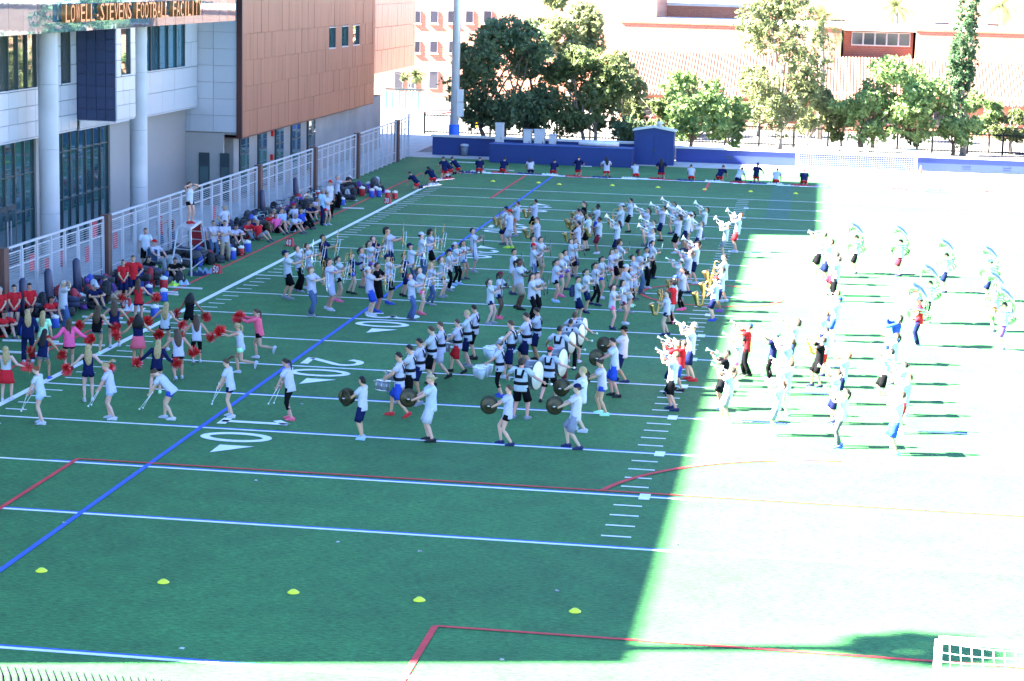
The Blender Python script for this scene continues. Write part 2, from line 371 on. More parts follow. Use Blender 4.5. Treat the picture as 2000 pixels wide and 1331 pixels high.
# navy end face and V1b
panel_gridY(39.93, -8.5, -6.86, 5.62, 9.45, 4, 8, M_navy)
panel_grid(-6.8, 39.95, 42.35, 5.67, 7.42, 3, 3, M_panel); panel_grid(-6.8, 39.95, 40.52, 7.43, 9.45, 1, 3, M_panel); panel_grid(-6.8, 41.76, 42.35, 7.43, 9.45, 1, 3, M_panel)
windowX(-6.8, 40.56, 41.72, 7.5, 9.4, 1, M_win)
ubox('backing', M_mull, fac, -8.6, -6.96, 40.05, 42.3, 5.6, 9.6); ubox('soffit', M_panel, fac, -8.6, -6.83, 39.95, 42.35, 5.6, 5.66)
panel_gridY(42.37, -9.3, -6.9, 5.65, 9.45, 3, 5, M_panel)
# V2 recessed wall with window strip
panel_grid(-9.3, 42.4, 59.5, 5.05, 7.04, 9, 2, M_panel)
for a_, b_, n_ in ((42.4, 45.55, 2), (50.43, 50.77, 1), (57.44, 59.5, 2)): panel_grid(-9.3, a_, b_, 7.05, 9.5, n_, 2, M_panel)
windowX(-9.3, 50.8, 57.4, 7.12, 9.3, 5, M_glassb); windowX(-9.3, 45.6, 50.4, 7.12, 9.3, 4, M_glassb)
ubox('backing', M_mull, fac, -9.9, -9.5, 42.4, 59.4, 5.05, 9.6); ubox('soffit', M_panel, fac, -10.2, -9.32, 42.4, 59.5, 4.98, 5.04)
# end face of the copper volume: pale panels facing the near end
panel_gridY(59.58, -13.4, -7.28, 3.75, 11.3, 5, 9, M_panel)
ubox('copper_edge', M_coppd, fac, -7.27, -6.985, 59.5, 59.7, 3.45, 11.3)
# glass sign band
ubox('sign_band_back', M_mull, fac, -8.4, -6.75, 10.0, 56.9, 9.42, 11.4)
nb = 34; dyb = (56.9-10.0)/nb
for i in range(nb): ubox('pane', M_glassb, fac, -6.72, -6.6+rng.uniform(-.004, .004), 10+i*dyb+.012, 10+(i+1)*dyb-.012, 9.44, 11.35)
ubox('end_glass', M_glassb, fac, -9.0, -6.62, 56.92, 57.0, 9.44, 11.35)
# sign letters: each letter a part standing proud of the glass
txt = 'LOWELL-STEVENS FOOTBALL FACILITY'
yA = pX(122, 48, -6.45).y; yB = pX(390, 30, -6.45).y; zA = pX(122, 47, -6.45).z
fcv = bpy.data.curves.new('t', 'FONT'); fcv.extrude = .05; fcv.resolution_u = 2
adv = (yB-yA)/len(txt)
for i, c_ in enumerate(txt):
    if c_ == ' ': continue
    fcv.body = c_; fo = bpy.data.objects.new('t', fcv); C.objects.link(fo); bpy.context.view_layer.update()
    me = bpy.data.meshes.new_from_object(fo.evaluated_get(bpy.context.evaluated_depsgraph_get())); bpy.data.objects.remove(fo)
    xs = [v.co.x for v in me.vertices]; x0, x1 = min(xs), max(xs); wd = max(x1-x0, .12); tw = adv*(.82 if c_ not in 'I-' else .3)
    for v in me.vertices:
        x, y, z = v.co; hgt = .82
        v.co = (-6.42+z*1.6, yA+adv*i+adv*.5+((x-x0)/wd-.5)*tw + y*.06, zA+.05+y*hgt*1.2)
    o = link('letter', me, M_letter, fac); o.matrix_parent_inverse = Matrix.Translation(fac.location).inverted()
# copper field face: standing seam panels in courses
zs = [3.5, 4.8, 6.05, 7.36, 8.7, 11.35]
holes = [(78.4, 80.1), (81.72, 83.5), (84.8, 86.65)]
ncp = 44; dyc = (91.2-59.6)/ncp
for k in range(5):
    for i in range(ncp):
        a, b = 59.6+i*dyc, 59.6+(i+1)*dyc; off = (k % 2)*0
        if k == 3 and any(a < h[1]-.1 and b > h[0]+.1 for h in holes): continue
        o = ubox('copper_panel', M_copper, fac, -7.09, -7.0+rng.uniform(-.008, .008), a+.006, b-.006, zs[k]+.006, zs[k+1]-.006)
        o.rotation_euler = (0, R(rng.uniform(-.25, .25)), R(rng.uniform(-.25, .25)))
for h in holes: windowX(-7.0, h[0], h[1], 7.42, 8.6, 1, M_glass, depth=.14)
for a, b in ((holes[0][1], holes[1][0]), (holes[1][1], holes[2][0]), (77.5, holes[0][0]), (holes[2][1], 87.6)): ubox('copper_panel', M_copper, fac, -7.09, -7.0, a+.02, b-.02, 7.36, 8.7)
ubox('soffit', M_coppd, fac, -9, -7.02, 59.7, 91.2, 3.44, 3.49)
# concrete ground floor with doors and narrow windows behind the fence
for (a, b) in ((62.2, 63.9), (65.8, 67.5), (69.4, 71.1), (72.9, 75.0), (76.7, 78.6)):
    ubox('window_frame', M_mull, fac, -7.9, -7.82, a, b, .3, 3.26); ubox('window_pane', M_glass, fac, -7.82, -7.80, a+.12, b-.12, .4, 2.35); ubox('window_pane', M_glass, fac, -7.82, -7.80, a+.12, b-.12, 2.45, 3.18)
for X0, a in ((-9.2, .55), (-8.1, .5)):
    ubox('window_frame', M_mull, fac, X0, X0+a, 59.40, 59.44, .3, 2.7); ubox('window_pane', M_glass, fac, X0+.05, X0+a-.05, 59.38, 59.395, .4, 2.0)
for (y, z) in ((68.6, 2.9), (68.5, .6+1.0)): ubox('fire_alarm', mat('alarm_red', (.5, .01, .01), .4), fac, -7.9, -7.76, y, y+.22, z, z+.3)
# further copper volume beyond, catching the sun
pA = pX(747, 142, -7.1); pB = pX(810, 131, -7.1)
ub = MB(); ub.box(-30, -7.3, 91.4, pB.y, pA.z+.05, 15.9); ch('wall', ub, M_cast, fac)
ncp2 = 22; d2 = (pB.y-91.3)/ncp2
for k in range(5):
    z0 = pA.z+k*1.5
    for i in range(ncp2):
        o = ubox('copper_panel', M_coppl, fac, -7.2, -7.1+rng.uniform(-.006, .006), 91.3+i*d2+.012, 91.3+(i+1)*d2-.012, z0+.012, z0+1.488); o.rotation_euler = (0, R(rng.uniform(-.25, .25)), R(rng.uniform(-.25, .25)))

# ============================================================ fence along the field
M_fw = mat('fence_white', (.45, .48, .53), .45, .2)
M_fb = mat('fence_post_brown', (.10, .045, .035), .6, var=.15, scale=3)
M_wire = mat('fence_wire', (.42, .46, .52), .5, .3)
fen = empty('fence', (-4.7, 55, 0)); tag(fen, 'long white steel fence with brown posts and wire infill beside the facility', 'fence')
FX = -4.72; FH = 2.62
posts_u = [(5, 565), (208, 515), (505, 395), (613, 350), (697, 318), (775, 290)]
pys = [pX(u, v, FX).y for u, v in posts_u]; pys = [pys[0]-13.2]+pys
ys_end = pX(838, 275, FX).y
def fence_run(y0, y1, n):
    ubox('rail', M_fw, fen, FX-.04, FX+.04, y0, y1, FH-.07, FH)
    dy = (y1-y0)/n
    for i in range(n+1): ubox('upright', M_fw, fen, FX-.035, FX+.035, y0+i*dy-.035, y0+i*dy+.035, 0, FH-.075)
    for i in range(n):
        a, b = y0+i*dy+.12, y0+(i+1)*dy-.12
        f = MB()
        for (z0, z1) in ((.10, .62), (.62, 1.9), (1.9, 2.38)):
            f.box(FX-.02, FX+.02, a, b, z0-.02, z0+.02)
        f.box(FX-.02, FX+.02, a, b, 2.36, 2.40); f.box(FX-.021, FX+.021, a-.02, a+.02, .08, 2.40); f.box(FX-.021, FX+.021, b-.02, b+.02, .08, 2.40)
        ch('panel_frame', f, M_fw, fen)
        g = MB(); z = .17
        while z < 2.34: g.box(FX-.006, FX+.006, a+.02, b-.02, z, z+.014); z += .085
        o = ch('wire_infill', g, M_wire, fen)
for a, b in zip(pys[:-1], pys[1:]):
    n = max(4, round((b-a)/1.55)); fence_run(a+.35, b-.35, n)
for y in pys: ubox('post', M_fb, fen, FX-.16, FX+.16, y-.2, y+.2, 0, FH+.04)
fence_run(pys[-1]+.35, 91.4, 3)
ubox('post', M_fw, fen, FX-.06, FX+.06, 91.5, 91.62, 0, FH+.2)
# ============================================================ far end: walls, shed, pole
M_blue = mat('wall_blue', (.004, .026, .15), .55, var=.12, scale=1.2, bump=.1, bscale=10)
M_blue_lit = mat('wall_blue_sunlit', (.016, .036, .20), .6, var=.14, scale=1.0, bump=.1, bscale=10)  # same wall blue, with the sunlight on its right part put into the colour
M_cope = mat('coping', (.52, .51, .49), .8, var=.1, scale=1)
wl = empty('low_wall', (3, 95.2, 0)); tag(wl, 'low blue wall with a pale coping running behind the far end of the field', 'wall')
ubox('wall_face', M_blue, wl, -3.5, 12.5, 93.6, 93.9, .0, 1.22); ubox('coping', M_cope, wl, -3.6, 12.6, 93.5, 94.05, 1.225, 1.36)
ubox('wall_face', M_blue_lit, wl, 12.62, 58, 95.25, 95.55, .0, .92); ubox('coping', M_cope, wl, 12.55, 58, 95.15, 95.7, .925, 1.04)
for x in (15.9, 31.2, 33.8): ubox('vent', M_mull, wl, x, x+.5, 95.23, 95.26, .45, .52); ubox('vent', M_mull, wl, x, x+.5, 95.23, 95.26, .3, .34)
ubox('vent', M_mull, wl, 33.1, 34.8, 95.22, 95.27, .02, .16)
bb = empty('padded_barrier', (5.6, 90.2, 0)); tag(bb, 'long deep blue barrier wall standing on the far turf edge before the shed', 'barrier')
ubox('barrier_face', M_blue, bb, .95, 10.2, 89.75, 89.95, 0, 1.2); ubox('barrier_side', M_blue, bb, 10.0, 10.2, 89.955, 91.5, 0, 1.2); ubox('barrier_side', M_blue, bb, .95, 1.15, 89.955, 91.5, 0, 1.2)
ubox('top_trim', mat('trim_blue', (.03, .09, .35), .4), bb, .93, 10.22, 89.73, 89.97, 1.2, 1.24)
tm = obj('rolled_tarp', MB().loft([(6.6, 91.0, 1.37), (9.2, 91.0, 1.37)], [.16, .16], None, (0, 0, 1), 12), mat('tarp_white', (.7, .7, .68), .6, var=.1, scale=3), None, True); tag(tm, 'rolled white tarp lying along the top of the deep blue barrier', 'tarp')
ubox('tarp_rest', M_blue, bb, 1.16, 9.99, 90.2, 91.5, 0, 1.195)
sh = empty('storage_shed', (11.37, 93, 0)); tag(sh, 'small deep blue storage shed with a pale gabled roof and vent', 'shed')
mb = MB(); x0, x1, ya, yb = 10.08, 12.66, 92.1, 93.4; xm = (x0+x1)/2
mb.add([(x0, ya, .03), (x1, ya, .03), (x1, ya, 2.2), (xm, ya, 2.42), (x0, ya, 2.2), (x0, yb, .03), (x1, yb, .03), (x1, yb, 2.2), (xm, yb, 2.42), (x0, yb, 2.2)],
       [(0, 1, 2, 3, 4), (9, 8, 7, 6, 5), (0, 5, 6, 1), (1, 6, 7, 2), (4, 9, 5, 0)]); ch('shed_wall', mb, M_blue, sh)
mb = MB(); e = .12
mb.add([(x0-e, ya-e, 2.21), (xm, ya-e, 2.45), (x1+e, ya-e, 2.21), (x0-e, yb+e, 2.21), (xm, yb+e, 2.45), (x1+e, yb+e, 2.21),
        (x0-e, ya-e, 2.28), (xm, ya-e, 2.53), (x1+e, ya-e, 2.28), (x0-e, yb+e, 2.28), (xm, yb+e, 2.53), (x1+e, yb+e, 2.28)],
       [(0, 1, 7, 6), (1, 2, 8, 7), (6, 7, 10, 9), (7, 8, 11, 10), (0, 6, 9, 3), (2, 5, 11, 8), (3, 9, 10, 4), (4, 10, 11, 5), (0, 3, 4, 1), (1, 4, 5, 2)]); ch('shed_roof', mb, M_roof, sh)
ch('roof_vent', MB().lathe([(.14, 0), (.14, .16), (.24, .18), (.24, .26), (.02, .34)], (xm+.3, 92.7, 2.5), n=14), M_roof, sh, True)
for a in (x0+.35, xm+.02): ubox('shed_door', M_blue, sh, a, a+.9, ya-.03, ya-.003, .1, 2.0)
ubox('door_latch', M_mull, sh, xm-.06, xm+.1, ya-.05, ya-.031, .95, 1.05)
# light pole with a blue padded foot
pb = pz(886, 300); lp = empty('light_pole', (pb.x, pb.y, 0)); tag(lp, 'tall pale floodlight pole with a bright blue padded foot behind the far turf corner', 'light pole')
M_pole = mat('pole_white', (.62, .64, .66), .35, .3)
ch('pole', MB().loft([(pb.x, pb.y, 0), (pb.x+.1, pb.y, 24)], [.30, .2], None, (1, 0, 0), 18), M_pole, lp, True)
ch('pole_padding', MB().lathe([(.36, .02), (.38, .1), (.38, 1.85), (.34, 1.95)], (pb.x, pb.y, 0), n=20), mat('pad_blue', (.01, .12, .62), .45), lp, True)
for z0, z1, x_ in ((2.5, 3.45, .42), (3.5, 4.3, .4)): ubox('control_box', M_pole, lp, pb.x+.2, pb.x+.2+x_, pb.y-.28, pb.y+.1, z0, z1)
ubox('lamp_bank', M_pole, lp, pb.x-2.2, pb.x+2.4, pb.y-.1, pb.y+.1, 23.2, 23.35)
M_lamp = mat('lamp_glass', (.7, .7, .7), .1)
for i in range(5): ch('lamp', MB().lathe([(.12, 0), (.34, .3), (.34, .36)], (pb.x-1.9+i*.95, pb.y, 23.5), (0, -1, -.6), 12), M_lamp, lp, True)
# utility cabinets behind the barrier
M_cab = mat('cabinet_grey', (.48, .50, .52), .5, .2, rnd=.08)
for i, (u0, u1, v0, v1, lb) in enumerate([(967, 983, 241, 277, 'tall narrow'), (1022, 1038, 254, 278, 'slim square'), (1043, 1064, 254, 278, 'wide square'), (1072, 1085, 263, 279, 'smallest')]):
    a = py(u0, v1, 92.4); b = py(u1, v0, 92.4); cz = empty('utility_cabinet', ((a.x+b.x)/2, 92.55, .03))
    tag(cz, lb+' grey utility cabinet behind the deep blue barrier', 'cabinet')
    ubox('cabinet_body', M_cab, cz, a.x, b.x, 92.35, 92.9, .03, b.z-.05); ubox('cabinet_lid', M_cab, cz, a.x-.03, b.x+.03, 92.31, 92.94, b.z-.045, b.z)
    ubox('cabinet_door', M_cab, cz, a.x+.05, b.x-.05, 92.325, 92.348, .2, b.z-.12); ubox('door_handle', M_mull, cz, b.x-.14, b.x-.1, 92.305, 92.322, b.z*.55, b.z*.55+.16)
tr = empty('rubbish_bin', tuple(pz(907, 305, .03))); tag(tr, 'grey wheeled rubbish bin beside the blue padded pole foot', 'bin')
t0 = tr.location; M_bin = mat('bin_grey', (.16, .18, .2), .5)
ch('bin_body', MB().loft([(t0.x, t0.y, .03), (t0.x, t0.y, .68)], [.22, .27], None, (1, 0, 0), 16), M_bin, tr, True); ch('bin_lid', MB().lathe([(.3, 0), (.3, .06), (.22, .13), (.02, .15)], (t0.x, t0.y, .69), n=16), mat('bin_lid', (.45, .47, .5), .5), tr, True)
# folded-down soccer goal at the far wall
M_goal = mat('goal_white', (.75, .76, .76), .35); M_net = mat('net_white', (.62, .64, .66), .7)
def net_quad(mb, a, b, c, d, nx, ny, r=.006):   # a-b bottom, d-c top
    a, b, c, d = map(Vector, (a, b, c, d))
    for i in range(nx+1): mb.bar(a.lerp(b, i/nx), d.lerp(c, i/nx), r*2)
    for k in range(ny+1): mb.bar(a.lerp(d, k/ny), b.lerp(c, k/ny), r*2)
gL = pz(1556, 325, .03); gR = pz(1788, 336, .03); gy = 94.0; h = 1.42; gd = 1.0
go = empty('soccer_goal', (gL.x, gy, .03)); tag(go, 'white soccer goal with netting standing against the far blue wall', 'goal')
mb = MB(); P = [(gL.x, gy, .03), (gL.x, gy, h), (gR.x, gy, h), (gR.x, gy, .03)]
for n_, s in (('post', (P[0], P[1])), ('crossbar', (P[1], P[2])), ('post', (P[3], P[2]))): ch(n_, MB().tube(list(s), .075, 10), M_goal, go, True)
Q = [(x, y+gd*(.35 if z > .5 else 1), z) for x, y, z in P]
for n_, s in (('back_bar', (Q[0], Q[3])), ('back_bar', (Q[1], Q[2])), ('side_bar', (P[1], Q[1])), ('side_bar', (P[2], Q[2])), ('side_bar', (Q[0], P[0])), ('side_bar', (Q[3], P[3]))): ch(n_, MB().tube(list(s), .035, 8), M_goal, go, True)
mb = MB(); net_quad(mb, Q[0], Q[3], Q[2], Q[1], 52, 11, .0055); net_quad(mb, P[0], Q[0], Q[1], P[1], 6, 11, .0055); net_quad(mb, P[3], Q[3], Q[2], P[2], 6, 11, .0055); net_quad(mb, P[1], P[2], Q[2], Q[1], 52, 3, .0055)
ch('net', mb, M_net, go)
# near goal at the bottom right of the view
gz = 2.44; gt = pz(1834, 1250, gz); ng = empty('soccer_goal', (gt.x, gt.y, 0)); tag(ng, 'white soccer goal with a loose square net standing at the near end', 'goal')
X0, Y0 = gt.x, gt.y; X1 = X0+7.3
for n_, s in (('post', ((X0, Y0, 0), (X0, Y0, gz))), ('post', ((X1, Y0, 0), (X1, Y0, gz))), ('crossbar', ((X0, Y0, gz), (X1, Y0, gz)))): ch(n_, MB().tube(list(s), .062, 12), M_goal, ng, True)
mb = MB()
def sagnet(fa, nx, ny):
    G = [[fa(i/nx, k/ny) for i in range(nx+1)] for k in range(ny+1)]
    for k in range(ny+1): mb.tube(G[k], .008, 4, False)
    for i in range(nx+1): mb.tube([G[k][i] for k in range(ny+1)], .008, 4, False)
sagnet(lambda s, t: (X0+7.3*s, Y0-.02-t*1.0-.06*math.sin(9*s), gz-.03-.28*t-.10*math.sin(math.pi*t)-.05*math.sin(13*s+4*t)), 46, 7)
sagnet(lambda s, t: (X0+7.3*s, Y0-1.02-t*.9, (gz-.31)*(1-t)+.02), 46, 12)
sagnet(lambda s, t: (X0+.05*math.sin(5*t), Y0-.02-s*(1.0+.9*t), (gz-.03-.28*s)*(1-t)+.02), 8, 12)
ch('net', mb, M_net, ng)
# near picket fence with tips curling over, bottom left
M_iron = mat('iron_dark', (.006, .009, .012), .6, .0, spec=.15)
pf = empty('picket_fence', (6, -13, 0)); tag(pf, 'dark iron picket fence with tips curling over below the stand', 'fence')
a = pz(-60, 1296, 1.75); b = pz(330, 1329, 1.75); nP = 27
for i in range(nP):
    q = a.lerp(b, i/(nP-1)); bx_, by_ = q.x+.16, q.y-.22
    ch('picket', MB().tube([(bx_, by_, 0), (bx_, by_, 1.3), (bx_-.01, by_+.02, 1.48), (bx_-.06, by_+.09, 1.64), (q.x, q.y, 1.75)], [.024]*4+[.012], 6), M_iron, pf, True)
for z in (.25, 1.15): ch('rail', MB().bar((a.x+.16, a.y-.22, z), (b.x+.16, b.y-.22, z), .04), M_iron, pf)
# ============================================================ beyond the far wall
def brick(name, c1, c2, mortar, sx=1.0):
    m = bpy.data.materials.new(name); m.use_nodes = True; MATS[name] = m
    n = m.node_tree.nodes; l = m.node_tree.links; b = n['Principled BSDF']; b.inputs['Roughness'].default_value = .9
    tc = n.new('ShaderNodeTexCoord'); mp = n.new('ShaderNodeMapping'); mp.inputs['Rotation'].default_value = (R(90), 0, 0); l.new(tc.outputs['Object'], mp.inputs[0])
    t = n.new('ShaderNodeTexBrick'); l.new(mp.outputs[0], t.inputs[0]); t.inputs['Scale'].default_value = 1.6/sx
    t.inputs['Color1'].default_value = (*c1, 1); t.inputs['Color2'].default_value = (*c2, 1); t.inputs['Mortar'].default_value = (*mortar, 1); t.inputs['Mortar Size'].default_value = .03
    l.new(t.outputs['Color'], b.inputs['Base Color'])
    bp = n.new('ShaderNodeBump'); bp.inputs['Strength'].default_value = .3; bp.inputs['Distance'].default_value = .02; l.new(t.outputs['Fac'], bp.inputs['Height']); bp.invert = True; l.new(bp.outputs[0], b.inputs['Normal'])
    return m
M_brick = brick('red_brick', (.34, .09, .05), (.27, .07, .04), (.30, .17, .12))
M_brickl = brick('orange_brick', (.44, .175, .11), (.36, .13, .085), (.40, .24, .17))
M_stucco = mat('stucco_orange', (.48, .20, .13), .9, var=.12, scale=1)
M_tile = mat('roof_tile', (.30, .155, .115), .8, rnd=.18)
M_wind = mat('dark_window', (.03, .03, .045), .08, .0, spec=.8, rnd=.3)
M_wfr = mat('window_trim', (.55, .52, .5), .7)
# brick block behind the facility
Yb = 158
lb = empty('brick_building', (-12, Yb, 0)); tag(lb, 'tall orange brick block with rows of square windows behind the facility', 'building')
ch('wall', MB().box(-36, 6.0, Yb, Yb+14, 0, 16), M_brickl, lb)
for v0, v1, us in ((22, 44, ((811, 821), (841, 855), (875, 890), (910, 924), (945, 960))), (81, 102, ((811, 820), (840, 854), (877, 891)))):
    for u0, u1 in us:
        a = py(u0, v1, Yb); b = py(u1, v0, Yb)
        wd_ = ubox('window', M_wfr, lb, a.x-.06, b.x+.06, Yb-.10, Yb+.02, a.z-.1, b.z+.06); ubox('window_pane', M_wind, lb, a.x, b.x, Yb-.13, Yb-.105, a.z, b.z)
        ubox('window_sill', M_wfr, lb, a.x-.15, b.x+.15, Yb-.18, Yb-.02, a.z-.22, a.z-.11)
for u0, u1 in ((771, 786), (803, 813), (838, 855)):
    a = py(u0, 172, Yb); b = py(u1, 140, Yb); ubox('window', M_wfr, lb, a.x-.06, b.x+.06, Yb-.10, Yb+.02, a.z-.1, b.z+.06); ubox('window_pane', M_wind, lb, a.x, b.x, Yb-.13, Yb-.105, a.z, b.z)
# long low building: tiled lean-to roof, brick upper storey
Yf, Yu = 129.0, 136.5
tb = empty('tile_roof_building', (40, Yf, 0)); tag(tb, 'long brick building with a sloping clay tile roof behind the trees', 'building')
xL, xR = py(1212, 120, Yu).x, 75
ze = 2.55; zr = py(1500, 108, Yu).z; zt = py(1400, 50, Yu).z
ch('wall', MB().box(xL+.6, xR, Yf+.9, Yu, 0, 3.2), M_stucco, tb)
ch('wall', MB().box(xL, 23.4, Yu+.02, Yu+30, 0, zt), M_brickl, tb); ch('wall', MB().box(23.6, 29.4, Yu+1.2, Yu+30, 0, zt-.1), M_brick, tb); ch('wall', MB().box(29.6, xR, Yu+.02, Yu+30, 0, zt), M_brickl, tb)
for a, b in ((xL-.1, 23.5), (29.5, xR)): ubox('parapet', M_brick, tb, a, b, Yu-.08, Yu+.2, zt+.003, zt+.14)
ubox('flat_roof', M_roof, tb, xL+.2, xR, Yu+.3, Yu+29.8, zt-.09, zt+.06)
# recessed windows of the upper storey
for i in range(5): a = 24.3+i*.98; ubox('window', M_wfr, tb, a-.05, a+.95, Yu+1.08, Yu+1.19, zr+1.0, zt-.2); ubox('window_pane', M_wind, tb, a+.03, a+.87, Yu+1.04, Yu+1.075, zr+1.1, zt-.3)
# tile courses: each row of barrel tiles is one part down the slope
slope = MB().add([(xL, Yf, ze), (xR, Yf, ze), (xR, Yu, zr), (xL, Yu, zr), (xL, Yf, ze-.12), (xR, Yf, ze-.12), (xR, Yu, zr-.12), (xL, Yu, zr-.12)], [(0, 1, 2, 3), (7, 6, 5, 4), (0, 4, 5, 1), (1, 5, 6, 2), (3, 2, 6, 7), (0, 3, 7, 4)])
rf = ch('roof', slope, M_tile, tb)
tmesh = MB(); L = math.hypot(Yu-Yf, zr-ze); ang = math.atan2(zr-ze, Yu-Yf); nt_ = 14
for k in range(nt_):
    y0 = k*L/nt_; tmesh.loft([(0, y0-.04, .035), (0, y0+L/nt_+.02, .012)], [.115, .095], [.085, .07], (1, 0, 0), 8, True)
tm_ = tmesh.mesh('tile_row', True); tm_.materials.append(M_tile)
nrow = min(290, int((xR-xL)/.27))
for i in range(nrow):
    o = bpy.data.objects.new('tile_row', tm_); C.objects.link(o); o.parent = rf; o.location = (xL+.2+i*.27, Yf, ze+.01); o.rotation_euler = (ang, 0, 0)
for x in range(int(xL)+3, 70, 4): ubox('window', M_wfr, tb, x, x+1.4, Yf+.82, Yf+.89, .7, 2.2); ubox('window_pane', M_wind, tb, x+.08, x+1.32, Yf+.79, Yf+.815, .78, 2.1)
ch('wall', MB().box(xL+.6, xR, Yf+.3, Yf+.5, 0, .5), M_stucco, tb)
# further pale blocks up the street
for i, (u0, u1, v1, v0, Y, m_, lab) in enumerate([(1182, 1480, 60, 16, 172, M_brickl, 'distant flat brick block with a pale roof beyond the tiled building'), (1480, 2100, 95, -30, 215, M_stucco, 'distant pale stucco block beyond the flat roofs')]):
    a = py(u0, v1, Y); b = py(u1, v0, Y); e_ = empty('distant_building', (a.x, Y, 0)); tag(e_, lab, 'building')
    ch('wall', MB().box(a.x, b.x, Y, Y+25, 0, b.z), m_, e_); ubox('flat_roof', M_roof, e_, a.x-.2, b.x+.2, Y-.2, Y+25.2, b.z+.003, b.z+.3)
    for q in range(6):
        xx = a.x+(b.x-a.x)*(q+.4)/6; ubox('window', M_wind, e_, xx, xx+1.6, Y-.06, Y-.005, b.z*.5, b.z*.5+1.3)
# street furniture: green screened enclosure, kerb ramp, iron fence
a = py(752, 215, 137); b = py(828, 178, 137)
ge = empty('glass_shelter', (a.x, 137, 0)); tag(ge, 'pale green screened enclosure standing in the sunlit street', 'shelter')
M_gg = mat('green_screen', (.18, .34, .30), .25, spec=.6, rnd=.1)
n_ = 6; dx_ = (b.x-a.x)/n_
for i in range(n_): ubox('screen_panel', M_gg, ge, a.x+i*dx_+.03, a.x+(i+1)*dx_-.03, 137, 137.05, .15, b.z-.1)
for i in range(n_+1): ubox('post', M_fw, ge, a.x+i*dx_-.03, a.x+i*dx_+.03, 136.97, 137.08, 0, b.z)
for y_ in (137.1, 138.4): ubox('screen_panel', M_gg, ge, b.x-.04, b.x+.01, y_, y_+1.2, .15, b.z-.1)
ubox('top_rail', M_mull, ge, a.x, b.x, 136.95, 137.1, b.z, b.z+.15)
kr = pz(840, 222); k2 = pz(815, 221); obj_k = obj('kerb_ramp', MB().prism([(k2.x, k2.y), (kr.x+1.0, k2.y), (kr.x+1.4, k2.y+3), (k2.x+.8, k2.y+3)], -.05, .04), mat('kerb_red', (.4, .05, .06), .8)); struct(obj_k)
fb = empty('iron_fence', (18, 111, 0)); tag(fb, 'black iron railing fence along the pavement under the trees', 'fence')
yI = 111.2; mbp = MB(); x = -7.4
while x < 46: mbp.box(x-.02, x+.02, yI-.02, yI+.02, .08, 1.5); x += .24
o = ch('pickets', mbp, M_iron, fb); o['kind'] = 'stuff'
for z in (.15, 1.38): ubox('rail', M_iron, fb, -7.4, 46, yI-.04, yI+.04, z, z+.09)
for i in range(22): ubox('post', M_iron, fb, -7.4+i*2.5-.07, -7.4+i*2.5+.07, yI-.07, yI+.07, 0, 1.65)
a = py(919, 262, 112.5); b = py(933, 231, 112.5); ys = empty('yellow_sign', (a.x, 112.5, 0)); tag(ys, 'yellow street board standing behind the iron railing', 'sign')
ubox('board', mat('sign_yellow', (.6, .42, .01), .5), ys, a.x, b.x, 112.5, 112.55, a.z+.5, b.z); ubox('leg', M_iron, ys, a.x, a.x+.05, 112.5, 112.54, 0, a.z+.495); ubox('leg', M_iron, ys, b.x-.05, b.x, 112.5, 112.54, 0, a.z+.495)

# ============================================================ trees
def leafmat(name, col, var=.35):
    if name in MATS: return MATS[name]
    m = mat(name, col, .6, var=var, scale=.9, spec=.3)
    n = m.node_tree.nodes; l = m.node_tree.links; b = n['Principled BSDF']; out = n['Material Output']
    tr_ = n.new('ShaderNodeBsdfTranslucent'); l.new(b.inputs['Base Color'].links[0].from_socket, tr_.inputs[0]); ad = n.new('ShaderNodeMixShader'); ad.inputs[0].default_value = .38
    l.new(b.outputs[0], ad.inputs[1]); l.new(tr_.outputs[0], ad.inputs[2]); l.new(ad.outputs[0], out.inputs[0]); return m
M_bark = mat('bark', (.13, .095, .07), .9, var=.25, scale=4, bump=.6, bscale=12)
M_barkp = mat('bark_pale', (.30, .26, .22), .9, var=.2, scale=4, bump=.5, bscale=12)
def leaves(blobs, n, size, seed, aspect=2.0, droop=0.):
    """blobs: (centre, radii, weight); leaf quads gathered in small sprays through the volume, denser near the surface"""
    r = np.random.default_rng(seed); V = []; wts = np.array([b[2] for b in blobs]); wts = wts/wts.sum()
    for (c, rad, _), k in zip(blobs, (wts*n).astype(int)):
        ns = max(6, k//14); d = r.normal(size=(ns, 3)); d /= np.linalg.norm(d, axis=1, keepdims=True); q = r.uniform(.25, 1, ns)**.45
        sp = np.array(c)+d*q[:, None]*np.array(rad)*(1+.18*r.normal(size=(ns, 1)))
        idx = r.integers(0, ns, k); P = sp[idx]+r.normal(size=(k, 3))*min(rad)*.13; P[:, 2] -= droop*r.random(k)
        a = r.normal(size=(k, 3)); a /= np.linalg.norm(a, axis=1, keepdims=True); b_ = np.cross(a, r.normal(size=(k, 3))); b_ /= np.linalg.norm(b_, axis=1, keepdims=True)
        s = size*r.uniform(.6, 1.35, k)[:, None]
        V.append(np.stack([P-a*s, P+b_*s/aspect, P+a*s, P-b_*s/aspect], 1))
    V = np.concatenate(V); k = len(V); me = bpy.data.meshes.new('crown')
    me.vertices.add(4*k); me.vertices.foreach_set('co', V.reshape(-1).astype(np.float32)); me.loops.add(4*k); me.loops.foreach_set('vertex_index', np.arange(4*k, dtype=np.int32))
    me.polygons.add(k); me.polygons.foreach_set('loop_start', np.arange(0, 4*k, 4, dtype=np.int32)); me.polygons.foreach_set('loop_total', np.full(k, 4, np.int32)); me.update(); me.validate(); return me
